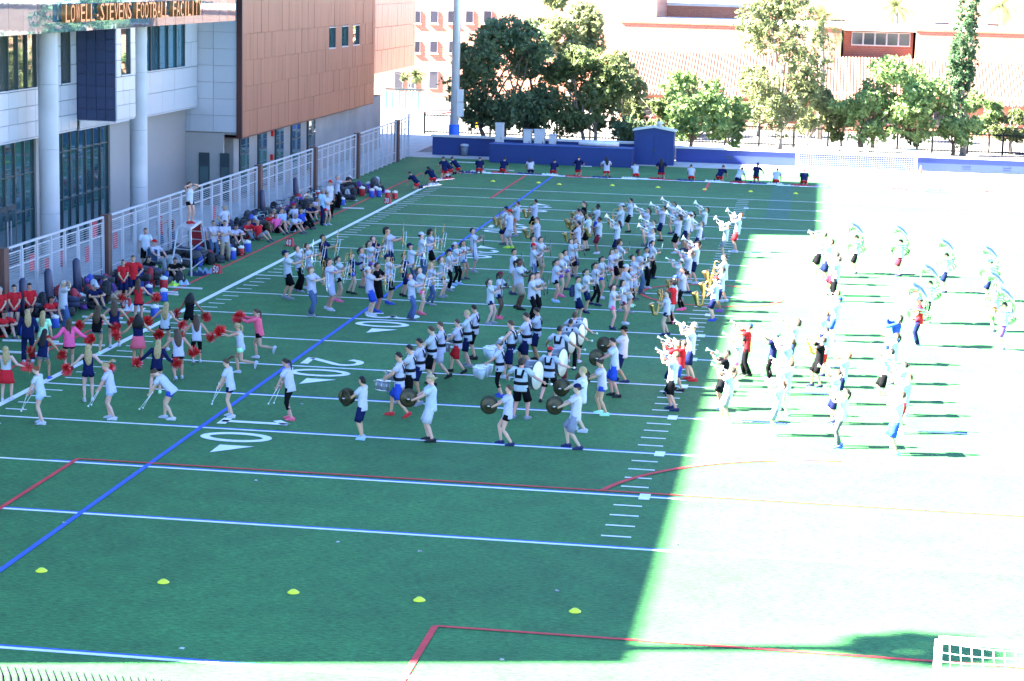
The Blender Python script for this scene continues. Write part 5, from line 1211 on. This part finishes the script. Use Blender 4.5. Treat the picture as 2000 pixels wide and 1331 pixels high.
# --- drumline
crowd('''779 685 814 tw sb sk 0 1 r sun
800 671 792 tw sk sk 0 1 g sun
819 660 775 tw sn sk 0 2 k
842 635 752 tw sk sb 0 0 k
860 626 738 tw sw sb 0 0 k
893 621 729 tw sr sb 0 0 k
912 605 716 tw sn sy 0 0 g
925 594 701 tw sk sk 0 1 k sun''', ['snare', 'snare', 'snare_step'], 180, 'wearing a harness and snare drum', i_snare, 8, extra=('harness',))
crowd('''975 665 775 tw ck nb cg 0 b
997 623 742 kw sn sb 0 0 w
1027 608 722 tw sn sd 0 1 k
1047 599 705 tw sn sk 0 2 k''', ['snare', 'snare_step'], 178, 'wearing tenor drums', i_tenor, 8, extra=('harness',))
crowd('1016 699 818 tw sk bd 0 1 g x1.08', 'bass', 74, 'carrying a large bass drum', i_bass('bd1'), 2, extra=('harness',))
crowd('1071 676 785 tw sk sk cr 0 k x1.05', 'bass_step', 76, 'carrying a bass drum', i_bass('bd1'), 2, extra=('harness',))
crowd('1090 636 745 tw pm sk 0 2', 'bass', 74, 'carrying a bass drum', i_bass('bd2'), 3, extra=('harness',))
crowd('1112 623 722 tw pk sk 0 2', 'bass', 76, 'carrying a bass drum', i_bass('bd2'), 3, extra=('harness',))
crowd('1120 609 708 tw sk bb 0 1', 'bass', 76, 'carrying a small bass drum', i_bass('bd3'), 3, extra=('harness',))
# --- cymbals
crowd('''707 735 858 tw sn bk 0 1 l
840 731 862 tw sw sy vt 0 k x1.12
987 747 869 tw hk sb 0 0 n
1119 745 876 tw sg sb vn 0 n
1130 711 842 tw sg sy 0 0 w
1174 701 810 tw hb nd 0 1 e
1198 658 775 tw sb sk 0 1 k sun
1211 633 746 tw sn sk ck 2 n''', ['cymbal', 'cymbal_step'], 178, 'holding crash cymbals', i_cymbals, 12)
# --- baton twirlers
crowd('''80 714 828 tw hl nr 0 0 w
217 708 819 tw hl uy 0 0 w
450 700 815 tw hn ub 0 0 w
566 699 820 tw ck pd 0 1 c''', 'baton', 178, 'swinging two batons', i_baton, 8)
crowd('328 718 819 tw hb nb 0 0 w', 'baton_lean', 180, 'bending with two batons', i_baton, 4)
# --- pom dancers seen from behind
crowd('''12 681 783 kw kr ly 0 0 w
85 644 742 kn hg lk 0 2 b
136 623 723 lp hk lb 0 1 n
173 673 783 kn hn ly 0 0 w
187 610 692 kk hg lb 0 1 e
270 633 713 kn kc fk 0 2 w
271 565 634 kr hn lb 0 1 w
320 604 684 kw hn ly 0 1 w
304 678 768 ln hk ly 0 0 e
348 639 741 kw hn lb 0 1 w
370 582 661 kk hk fk 0 3 w
384 630 709 kw ck lb 0 1 w
224 591 678 kn hn lb 0 1 w''', ['pom', 'pom', 'pom2', 'pom_bend'], 104, 'spreading red pompoms', i_pom, 14)
crowd('''470 633 731 kw he py 0 1 w
506 603 702 lc hk pb 0 1 w''', 'pom_run', 178, 'running with red pompoms', i_pom, 4)
# --- onlookers by the fence
crowd('''2 563 652 tr sk sg 0 0 w
29 556 651 tr hn bk 0 1 w
59 553 645 tr pk bk 0 1 w
241 507 591 tr sn sd 0 1 w
260 499 586 tr sn sb 0 1 w''', ['front', 'hips'], 300, 'watching beside the fence', None, 14)
crowd('85 610 705 te sk ly 0 0 w', 'stand', 95, 'standing before the bags')
crowd('55 604 708 ln pn ly 0 0 w', 'stand2', 100, 'standing before the bags')
crowd('124 547 650 pw pj sg 0 1 b', 'handsup', 30, 'raising both hands')
crowd('312 421 492 tr pj sg cr 1 k', 'point', 350, 'leaning towards the field')
crowd('334 421 488 kk pj lb 0 1', 'front', 300, 'standing by the fence')
crowd('284 445 0 ts sk sd 0 1', 'stand', 300, 'standing by the fence')
crowd('392 433 505 tw sw sd ck 1', 'stand', 290, 'standing behind the podium')
crowd('417 430 510 pw pj sd 0 1 a', 'cross', 305, 'with folded arms')
crowd('439 430 510 pw pt sd 0 1 a', 'cross', 300, 'with folded arms')
crowd('438 400 478 pw pn sg 0 1', 'hips', 330, 'standing among the bags')
crowd('638 380 440 tw hr sb 0 1 w', 'cross', 320, 'with folded arms')
crowd('644 352 425 tw pk sd cr 1', 'stand', 330, 'beside the equipment')
crowd('658 342 410 pw pk sg 0 1', 'point', 20, 'pointing at the field')
crowd('631 368 440 tl pn sg 0 1', 'stand', 330, 'beside the equipment')
for (u, v, top, bot, hr, cp, f) in [(491, 468, 'tr', 'pg', 'sd', '0', 330), (518, 470, 'tr', 'sg', 'sg', '0', 330), (550, 448, 'tw', 'st', 'sb', 'ct', 330), (565, 446, 'tl', 'st', 'sd', '0', 330), (553, 456, 'tp', 'sk', 'pd', '0', 320), (582, 455, 'tl', 'sk', 'sg', '0', 340), (602, 446, 'lb', 'pk', 'sd', '0', 330), (535, 452, 'tr', 'st', 'sd', '0', 320)]:
    p = pz(u, v); person((p.x-.25, p.y), f, prng.choice(('sit', 'sit2')), top, bot, hr, cp, 1, 'a', 'sitting on the turf')
# --- colour guard kneeling over folded flags at the far end
KN = [(810, 368, 'tn', 'hr', 'sk'), (843, 357, 'tn', 'hr', 'lk'), (867, 347, 'tn', 'hr', 'nb'), (876, 340, 'tn', 'hr', 'sy'), (891, 337, 'tn', 'hr', 'nd'), (936, 338, 'tn', 'hr', 'sk'), (983, 339, 'tn', 'hr', 'nd'), (1036, 340, 'tw', 'hn', 'lk'), (1081, 342, 'tn', 'hr', 'nk'), (1129, 345, 'tn', 'hr', 'sk'), (1184, 347, 'tw', 'hr', 'lk'), (1241, 348, 'tw', 'hr', 'sk'), (1291, 350, 'tn', 'hr', 'lk'), (1350, 353, 'tw', 'hr', 'nk'), (1407, 354, 'tn', 'hr', 'nb'), (1443, 357, 'tw', 'pn', 'sk'), (1477, 358, 'tn', 'hr', 'sd'), (1516, 360, 'tw', 'hr', 'nk'), (1570, 362, 'tn', 'hr', 'sd')]
M_flag = [mat('flag_navy', (.02, .03, .12), .8, bump=.4, bscale=9), mat('flag_white', (.66, .67, .70), .8, bump=.4, bscale=9), mat('flag_red', (.45, .02, .03), .8, bump=.4, bscale=9)]
def cloth_mb(L, W_, seed, hgt=.05):
    r = random.Random(seed); mb = MB(); nx, ny = 14, 6; V = []
    for i in range(nx+1):
        for k in range(ny+1): V.append((-L/2+L*i/nx+r.uniform(-.03, .03), -W_/2+W_*k/ny+r.uniform(-.03, .03), (.012+hgt*max(0, math.sin(i*1.3+seed)*math.sin(k*1.1+seed*2)+.35)) if 0 < k < ny and 0 < i < nx else .012))
    mb.add(V, [(i*(ny+1)+k, (i+1)*(ny+1)+k, (i+1)*(ny+1)+k+1, i*(ny+1)+k+1) for i in range(nx) for k in range(ny)]); return mb
for i, (u, v, top, bot, hr) in enumerate(KN):
    p = pz(u, v); f = (150 if u < 895 else 92)+prng.uniform(-18, 18)
    if 1400 < u < 1480: f = 60
    person((p.x, p.y), f, prng.choice(('kneel', 'kneel_b', 'kneel_c', 'kneel_b', 'kneel_up')), top, bot, hr, '0', 1, 'k', 'kneeling over a folded flag')
FC = ['navy', 'white', 'red']
fl_pts = [(p_[0], p_[1]) for p_ in [(832, 364), (858, 352), (900, 339), (918, 337), (958, 339), (1008, 341), (1058, 343), (1105, 346), (1155, 348), (1212, 350), (1266, 351), (1320, 354), (1376, 356), (1425, 358), (1460, 360), (1497, 361), (1545, 364), (1590, 366), (1655, 365), (1740, 371), (1805, 374), (1850, 376), (1915, 377)]]
for i, (u, v) in enumerate(fl_pts):
    p = pz(u, v, .01); c1 = i % 3; r_ = empty('flag', (p.x, p.y+.25, 0), R(prng.uniform(-8, 8)) if u > 895 else R(60)); lb_ = f'{FC[c1]} and {FC[(c1+1) % 3]} folded flag with its pole lying on the far turf'; tag(r_, lb_, 'flag', lb_)
    obj('cloth', cloth_mb(1.5, .5, i), M_flag[c1], r_, True); q = obj('cloth', cloth_mb(1.0, .38, i+50, .09), M_flag[(c1+1) % 3], r_, True); q.location = (.5, -.1, .03)
    obj('flag_pole', MB().tube([(-.9, -.32, .03), (.95, -.30, .03)], .014, 6), M_silver, r_)
# ============================================================ gear along the fence
grng = random.Random(23)
def cp(name, root, parts, loc, rz=0, sc_=(1, 1, 1), col=None, tilt=(0, 0)):
    r = bpy.data.objects.new(name, root); C.objects.link(r); r.location = loc; r.rotation_euler = (tilt[0], tilt[1], rz); r.scale = sc_
    if col: r.color = (*col, 1)
    for n_, me, c_ in parts:
        q = bpy.data.objects.new(n_, me); C.objects.link(q); q.parent = r
        if c_: q.color = (*c_, 1)
    return r
M_pl = mat('plastic', objcol=True, rough=.4, spec=.4); M_nyl = mat('nylon', objcol=True, rough=.75, var=.15, scale=10, bump=.4, bscale=14)
jug_b = pm(MB().lathe([(.115, 0), (.125, .02), (.125, .27), (.118, .30)], n=18), M_pl, 'jug_body'); jug_l = pm(MB().lathe([(.122, .302), (.126, .32), (.126, .37), (.06, .385), (.05, .41), (.01, .412)], n=18), M_pl, 'jug_lid'); jug_h = pm(MB().torus((0, 0, .33), .135, .009, (0, 1, 0), 12, 5, R(-5), R(185)), M_pl, 'jug_handle'); jug_s = pm(MB().lathe([(.018, 0), (.018, .05)], (0, -.12, .06), (0, -1, 0), 8), M_pl, 'jug_spout')
WHT = (.68, .68, .66)
def near(u):
    return 'beside the red shirted onlookers' if u < 130 else 'behind the pompom dancers' if u < 265 else 'beside the folding chair' if u < 350 else 'beside the podium' if u < 458 else 'around the seated onlookers' if u < 650 else 'near the far end of the fence'
def jug(u, v, c, k=1.0):
    p = pz(u, v, 0); nm = CN[c]; lb_ = f'{nm} water jug with a white lid {near(u)}'
    r = cp('water_jug', jug_b, [('jug_lid', jug_l, WHT), ('jug_handle', jug_h, WHT), ('jug_spout', jug_s, WHT)], (p.x, p.y, 0), grng.uniform(0, 6), (k, k, k), {'r': (.50, .02, .03), 'b': (.03, .09, .48), 'n': (.02, .03, .2)}[c]); tag(r, lb_, 'water jug', lb_)
for t in '146,590,r 181,598,r 280,545,r 96,625,b 108,640,b 43,655,b 291,577,n 320,565,r 320,588,b 302,620,b 483,492,b 573,412,r 707,383,r 720,373,b 757,389,r 771,389,r 734,381,r 726,386,b 740,385,b 682,358,b 501,440,b 514,431,r 669,401,b 621,388,r 660,398,r 212,590,b 160,600,b 470,500,r 454,507,b 596,430,b 548,418,r 610,425,b 628,425,r 690,375,r 640,400,b'.split():
    u, v, c = t.split(','); jug(float(u), float(v), c, grng.uniform(1.0, 1.3))
# yard markers
M_mk = mat('marker_red', (.50, .03, .04), .6); M_mkw = mat('marker_white', (.75, .75, .75), .6)
for (u, v, s_) in ((424, 534, '50'), (566, 481, '40'), (248, 602, '40'), (757, 398, '30')):
    p = pz(u, v); r = empty('yard_marker', (p.x, p.y, 0), R(-20)); r.scale = (.78, .78, .78); lb_ = f'red yard marker box numbered {s_} '+{424: 'beside the podium', 566: 'before the seated onlookers', 248: 'beside the pompom dancers', 757: 'beside red water jugs'}[u]; tag(r, lb_, 'marker')
    obj('marker_box', MB().add([(-.24, -.13, 0), (.24, -.13, 0), (.24, .13, 0), (-.24, .13, 0), (-.2, -.05, .46), (.2, -.05, .46), (.2, .05, .46), (-.2, .05, .46)], [(0, 3, 2, 1), (4, 5, 6, 7), (0, 1, 5, 4), (1, 2, 6, 5), (2, 3, 7, 6), (3, 0, 4, 7)]), M_mk, r)
    for i, c_ in enumerate(s_):
        mb = MB()
        for P in digit(c_):
            L, Q = stroke(P, .3); n = len(P); f = lambda q: (-.17+i*.18+q[0]*.15, -.137+(.06+q[1]*.21)*.174-.012, .06+q[1]*.21); mb.add([f(q) for q in L]+[f(q) for q in Q], [(a, a+1, n+a+1, n+a) for a in range(n-1)])
        obj('digit', mb, M_mkw, r)
# bags and instrument cases heaped by the fence
pk_b = pm(MB().loft([(0, 0, 0), (0, 0, .05), (0, -.01, .25), (0, 0, .40), (0, .01, .46)], [.15, .17, .165, .13, .04], [.10, .13, .12, .09, .03], (1, 0, 0), 12, True, .04), M_nyl, 'bag'); pk_p = pm(MB().loft([(0, -.13, .06), (0, -.15, .10), (0, -.14, .22), (0, -.11, .26)], [.11, .12, .115, .08], [.02, .05, .045, .02], (1, 0, 0), 10), M_nyl, 'pocket'); pk_s = pm(MB().tube([(-.09, .12, .05), (-.1, .18, .2), (-.08, .12, .38)], .018, 5).tube([(.09, .12, .05), (.1, .18, .2), (.08, .12, .38)], .018, 5), M_nyl, 'straps')
cs_l = pm(MB().loft([(-.45, 0, .10), (-.43, 0, .10), (.1, 0, .12), (.28, 0, .15), (.42, 0, .16), (.46, 0, .16)], [.06, .09, .10, .14, .15, .11], [.05, .08, .10, .17, .19, .14], (0, 0, 1), 10), M_nyl, 'case'); cs_b = pm(MB().box(-.32, .32, -.16, .16, 0, .15).box(-.31, .31, -.15, .15, .155, .27), M_nyl, 'case'); cs_h = pm(MB().torus((0, -.16, .15), .06, .012, (0, 1, 0), 10, 5), M_blackp, 'handle'); cs_k = pm(MB().box(-.22, -.18, -.172, -.162, .11, .19).box(.18, .22, -.172, -.162, .11, .19), M_silver, 'latch')
CAS = [('black', (.012, .012, .015)), ('black', (.016, .016, .02)), ('dark navy', (.014, .02, .06)), ('charcoal', (.05, .055, .065)), ('red', (.35, .02, .03)), ('blue', (.03, .07, .35)), ('pale grey', (.40, .42, .45)), ('purple', (.12, .04, .26))]
def heap(u0, v0, u1, v1, n, wid=1.5):
    for i in range(n):
        t = grng.random(); u = u0+(u1-u0)*t; v = v0+(v1-v0)*t; p = pz(u, v); x = min(-2.1, max(-4.35, p.x+grng.uniform(-wid, .35))); y = p.y+grng.uniform(-.6, .6)
        k = grng.random(); nm, c_ = grng.choice(CAS if k < .5 else CAS[:4]); z = .30 if grng.random() < .28 else 0.; rz = grng.uniform(0, 6.28); s = grng.uniform(.85, 1.25)
        if k < .5: r = cp('backpack', pk_b, [('pocket', pk_p, tuple(q*.8 for q in c_)), ('straps', pk_s, (.02, .02, .02))], (x, y, z), rz, (s, s, s), c_, (grng.uniform(-.25, .25), 0)); lb_ = f'{nm} backpack in the heap {near(u)}'; cat = 'backpack'
        elif k < .72: r = cp('instrument_case', cs_l, [('handle', cs_h, None)], (x, y, .04+z), rz, (s, s, s), c_); lb_ = f'{nm} flared instrument case in the heap {near(u)}'; cat = 'case'
        else: r = cp('instrument_case', cs_b, [('handle', cs_h, None), ('latch', cs_k, None)], (x, y, z), rz, (s, s, s), c_); lb_ = f'{nm} box shaped instrument case in the heap {near(u)}'; cat = 'case'
        tag(r, lb_, cat, lb_)
heap(10, 650, 130, 612, 42); heap(130, 612, 300, 560, 115, 2.1); heap(270, 548, 345, 560, 18, 1.0); heap(385, 520, 470, 495, 55, 1.4); heap(445, 470, 640, 405, 120, 1.0); heap(655, 400, 700, 372, 18, 1.1); heap(705, 380, 770, 376, 20, 1.0)
# navy blocking pads leaning on the fence
M_pad = mat('pad_navy', (.012, .018, .055), .5, bump=.2, bscale=6)
for (u, v) in ((46, 592), (95, 598), (512, 398), (577, 385), (150, 575)):
    y = pX(u, v, -4.25).y; r = obj('blocking_pad', MB().loft([(0, 0, 0), (0, 0, .08), (0, -.03, .9), (0, -.06, 1.5), (0, -.065, 1.58)], [.2, .24, .23, .21, .12], [.10, .14, .14, .12, .06], (1, 0, 0), 14), M_pad, None, True); r.location = (-4.2, y, 0); r.rotation_euler = (0, 0, R(-90)); r.rotation_euler.x = 0
    tag(r, 'tall navy blocking pad standing against the white fence', 'pad', 'navy blocking pads against the fence')
# stored white drum with a letter mark
p = pz(338, 527); r = empty('bass_drum', (p.x, p.y, 0), R(-25)); tag(r, 'white bass drum marked A standing on its side by the podium', 'drum')
q = obj('shell', MB().lathe([(.30, -.18), (.30, .18)], (0, 0, .31), (0, 1, 0), 26), M_shell, r, True)
for sg in (1, -1): obj('drum_head', MB().lathe([(.295, 0), (.295, .006)], (0, sg*.183-(.006 if sg < 0 else 0), .31), (0, 1, 0), 26), M_drumhead, r); obj('rim', MB().torus((0, sg*.18, .31), .305, .014, (0, 1, 0), 26, 6), M_silver, r, True)
mb = MB()
for a, b in (((-.11, .2), (0, .44)), ((.11, .2), (0, .44)), ((-.07, .28), (.07, .28))): mb.bar((a[0], -.196, a[1]), (b[0], -.196, b[1]), .03, .006)
obj('letter_mark', mb, mat('mark_navy', (.03, .08, .22), .6), r)
# conductor's podium: aluminium ladder stand
A_ = pz(333, 537); B_ = pz(374, 541); C_ = pz(407, 514); D_ = A_+(C_-B_); pod = empty('podium', tuple((A_+C_)/2)); tag(pod, 'aluminium ladder podium standing by the fence with a person on top', 'podium'); M_alu = mat('aluminium', (.62, .64, .67), .35, .6)
hz_ = 1.78; ctr = (A_+B_+C_+D_)/4; base = [A_, B_, C_, D_]; topc = [ctr+(q-ctr)*.62+Vector((0, 0, hz_)) for q in base]
for a, b in zip(base, topc): ch('leg', MB().bar(a, b, .05), M_alu, pod)
for f in (.16, .36, .56, .76):
    for i in range(4):
        a = base[i].lerp(topc[i], f); b = base[(i+1) % 4].lerp(topc[(i+1) % 4], f)
        if i in (0, 2) or f in (.16, .56): ch('rung', MB().bar(a, b, .035), M_alu, pod)
for i in range(4): ch('top_rail', MB().bar(topc[i], topc[(i+1) % 4], .06), M_alu, pod)
ch('platform', MB().add([tuple(q+Vector((0, 0, .03))) for q in topc]+[tuple(q+Vector((0, 0, .06))) for q in topc], [(3, 2, 1, 0), (4, 5, 6, 7), (0, 1, 5, 4), (1, 2, 6, 5), (2, 3, 7, 6), (3, 0, 4, 7)]), M_alu, pod)
ch('back_sheet', MB().add([tuple(topc[3].lerp(base[3], f)+(topc[2].lerp(base[2], f)-topc[3].lerp(base[3], f))*g+Vector((0, .02, 0))) for f, g in ((.03, .15), (.03, .85), (.6, .85), (.6, .15))], [(0, 1, 2, 3)]), mat('sheet_red', (.42, .03, .04), .8), pod)
tc_ = sum(topc, Vector())/4; person((tc_.x, tc_.y), 330, 'handsup', 'kw', 'hk', 'pb', '0', 1, 'r', 'on the podium with raised hands', 1, .97, (), hz_+.06)
# folding chair with a seated man
p = pz(306, 532); chd = R(-20); cf = empty('folding_chair', (p.x, p.y, 0), chd); tag(cf, 'folding chair by the fence with a man in a red cap seated', 'chair'); M_can = mat('canvas_blue', (.04, .07, .16), .8)
obj('seat', MB().box(-.26, .26, -.22, .24, .38, .41), M_can, cf); obj('backrest', MB().box(-.26, .26, -.27, -.24, .5, .95), M_can, cf)
for sx_ in (-.27, .27):
    for s_ in (((sx_, -.26, 0), (sx_, .24, .40)), ((sx_, .26, 0), (sx_, -.27, .55)), ((sx_, -.27, .5), (sx_, -.27, .96))): obj('leg', MB().tube(list(s_), .014, 6), M_alu, cf)
person((p.x, p.y), 70-90+0, 'chair', 'tw', 'pg', 'sg', 'cr', 0, 'w', 'seated on a folding chair', 1.15, 1.0)
# bicycles parked against the fence
M_tyre = mat('tyre', (.014, .014, .015), .7); M_frm = mat('bike_paint', objcol=True, rough=.3, spec=.5)
wh = pm(MB().torus((0, 0, 0), .33, .020, (0, 1, 0), 26, 6), M_tyre, 'tyre'); sp_ = MB()
for i in range(14): a = 2*math.pi*i/14; sp_.bar((0, 0, 0), (.32*math.cos(a), 0, .32*math.sin(a)), .005)
sp_.torus((0, 0, 0), .305, .010, (0, 1, 0), 24, 5); spm = pm(sp_, M_silver, 'rim', False)
frm = MB(); BB = (-.05, 0, .30); SEAT = (-.22, 0, .78); HEAD = (.36, 0, .80); H2 = (.40, 0, .64); RW = (-.50, 0, .34); FW = (.55, 0, .34)
for a, b in ((BB, SEAT), (SEAT, HEAD), (BB, H2), (RW, SEAT), (RW, BB), (HEAD, H2), (H2, FW)): frm.tube([a, b], .018, 6)
frm_m = pm(frm, M_frm, 'frame'); sad = pm(MB().loft([(-.36, 0, .88), (-.24, 0, .89), (-.1, 0, .87)], [.07, .06, .02], [.025, .025, .015], (0, 1, 0), 8), M_blackp, 'saddle'); hb = pm(MB().tube([(.36, 0, .80), (.34, 0, .94)], .014, 6).tube([(.28, -.28, .97), (.36, -.1, .95), (.36, .1, .95), (.28, .28, .97)], .014, 6), M_blackp, 'handlebar'); ck = pm(MB().lathe([(.09, -.006), (.09, .006)], BB, (0, 1, 0), 16).bar((-.05, .04, .30), (.03, .05, .15), .02), M_silver, 'crank')
for i, (u, v) in enumerate(((428, 470), (487, 436), (503, 432), (520, 428), (537, 424), (555, 420), (570, 415), (592, 412), (606, 409))):
    nm, c_ = [('black', (.015, .015, .018)), ('silver', (.4, .42, .45)), ('pale green', (.20, .42, .36)), ('navy', (.02, .03, .1)), ('grey', (.12, .13, .15))][i % 5]
    y = pX(u, v, -3.9).y; r = cp('bicycle', frm_m, [('saddle', sad, None), ('handlebar', hb, None), ('crank', ck, None)], (-3.6+.25*(i % 2), y, 0), R(70+grng.uniform(-22, 22)), (1, 1, 1), c_, (R(-9), 0))
    for w_ in (RW, FW):
        q = bpy.data.objects.new('wheel', wh); C.objects.link(q); q.parent = r; q.location = w_; q2 = bpy.data.objects.new('rim', spm); C.objects.link(q2); q2.parent = q
    lb_ = f'{nm} bicycle leaning by the white fence among the bags'; tag(r, lb_, 'bicycle', lb_)
# white poles and boards left on the turf
M_bd = mat('board_white', (.66, .67, .68), .6, var=.08, scale=4)
for i, (u, v, L) in enumerate(((305, 575, 1.7), (345, 563, 2.0), (332, 572, .6), (270, 597, 2.3), (283, 610, 1.6), (200, 622, 1.4), (215, 630, 1.8), (60, 668, 1.8), (30, 690, 1.6), (168, 633, 1.5), (150, 675, 1.8), (680, 392, 1.0), (690, 408, 1.1), (905, 318, 1.8), (975, 333, 1.9), (1145, 326, .7))):
    p = pz(u, v); r = obj('board', MB().box(-L/2, L/2, -.06, .06, .005, .05), M_bd); r.location = (p.x, p.y, 0); r.rotation_euler = (0, 0, R(grng.uniform(-8, 8))); tag(r, 'thin white board lying flat on the turf by the sideline', 'board', 'white boards on the turf')
# clothes dropped on the turf
for i, (u, v, c_, nm) in enumerate(((331, 558, (.50, .80, .08), 'neon yellow'), (352, 556, (.4, .5, .6), 'pale blue'), (385, 538, (.02, .03, .09), 'navy'), (400, 533, (.2, .3, .45), 'grey blue'), (745, 377, (.16, .05, .35), 'purple'), (78, 632, (.5, .03, .04), 'red'), (262, 605, (.6, .62, .65), 'white'))):
    p = pz(u, v); m_ = mat('garment_'+nm.replace(' ', '_'), c_, .9, bump=.4, bscale=10); r = obj('jacket', cloth_mb(.7, .5, 90+i, .16), m_, None, True); r.location = (p.x, p.y, 0); tag(r, f'crumpled {nm} jacket dropped on the turf near the bags', 'jacket')
# more onlookers resting among the bags
for (u, v, top, bot, hr, cp_, f, ps_) in [(470, 478, 'tw', 'sk', 'sd', '0', 320, 'sit'), (505, 462, 'tn', 'sk', 'sb', 'cw', 330, 'sit'), (590, 436, 'tw', 'sg', 'sd', 'cr', 330, 'sit2'), (615, 432, 'tn', 'sk', 'pb', '0', 320, 'sit'), (626, 420, 'tw', 'hr', 'pd', '0', 330, 'sit'), (22, 660, 'tr', 'sk', 'sb', '0', 320, 'sit'), (70, 650, 'tk', 'pj', 'sd', '0', 330, 'sit'), (112, 630, 'tr', 'sn', 'pk', '0', 330, 'sit'), (196, 602, 'tn', 'sk', 'sk', 'cw', 330, 'sit'), (228, 592, 'tr', 'st', 'sb', '0', 340, 'sit2'), (352, 548, 'tk', 'sk', 'sd', '0', 320, 'sit'), (300, 545, 'tk', 'pk', 'lk', '0', 330, 'sit')]:
    p = pz(u, v); person((p.x-.3, p.y), f, ps_, top, bot, hr, cp_, 1, 'a', 'resting among the heaped bags')
# red banners tied behind the fence wire
for i, (u, v) in enumerate(((62, 512), (92, 520), (122, 505), (170, 497), (184, 448), (225, 470), (418, 415))):
    q = pX(u, v, FX-.05); r = obj('banner', MB().box(-.012, .0, -.22, .22, -.3, .3), mat('banner_red', (.40, .04, .06), .8, var=.3, scale=5), None); r.location = (FX-.03, q.y, q.z); tag(r, 'small red paper banner tied behind the white fence wire', 'banner', 'red banners behind the fence wire')
# orange cone by the goal, litter on the turf
p = pz(1797, 338, .03); r = obj('traffic_cone', MB().box(-.2, .2, -.2, .2, 0, .03).lathe([(.15, .03), (.03, .55)], n=14), mat('cone_orange', (.70, .12, .02), .5)); r.location = (p.x, p.y-.6, .0); tag(r, 'small orange traffic cone beside the far goal post', 'cone')
for i, (u, v) in enumerate(((355, 1268), (1322, 1064), (660, 1060), (500, 940), (820, 1078), (1088, 1155), (590, 790), (125, 1022), (980, 1290), (70, 830))):
    p = pz(u, v); r = obj('litter', cloth_mb(.05, .04, 300+i, .015), M_flag[1], None, True); r.location = (p.x, p.y, 0); tag(r, 'tiny scrap of pale litter on the shaded turf', 'litter', 'scraps of litter on the turf')
# a tall palm near the facility's near corner throws its shadow across the near end
hp = 25.0; tip = pz(1790, 1266); bx, by = tip.x-1.2245*hp, tip.y-.2827*hp
t = empty('palm_tree', (bx, by, 0)); tag(t, 'very tall fan palm by the near corner of the facility', 'palm tree'); rr = random.Random(5)
ch('trunk', MB().tube([(bx, by, -.05), (bx, by, hp*.5), (bx, by, hp)], [.26, .2, .17], 10), M_barkp, t, True)
mb = MB()
for i in range(60):
    az = rr.uniform(0, 6.28); el = rr.uniform(-.7, 1.2); d = Vector((math.cos(az)*math.cos(el), math.sin(az)*math.cos(el), math.sin(el))); c0 = Vector((bx, by, hp))+d*rr.uniform(.2, .75); s = d.cross(Vector((0, 0, 1))).normalized() if abs(d.z) < .95 else Vector((1, 0, 0)); mb.bar((bx, by, hp), c0, .03)
    for k in range(9): a = R(-70+k*17.5); e = c0+(d*math.cos(a)+s*math.sin(a))*.6+Vector((0, 0, -.12)); w_ = (s*math.cos(a)-d*math.sin(a))*.06; mb.add([c0, c0.lerp(e, .6)+w_, e, c0.lerp(e, .6)-w_], [(0, 1, 2, 3)])
ch('fronds', mb, LO, t)
for o in list(bpy.data.objects):
    if '_d' in o: del o['_d']
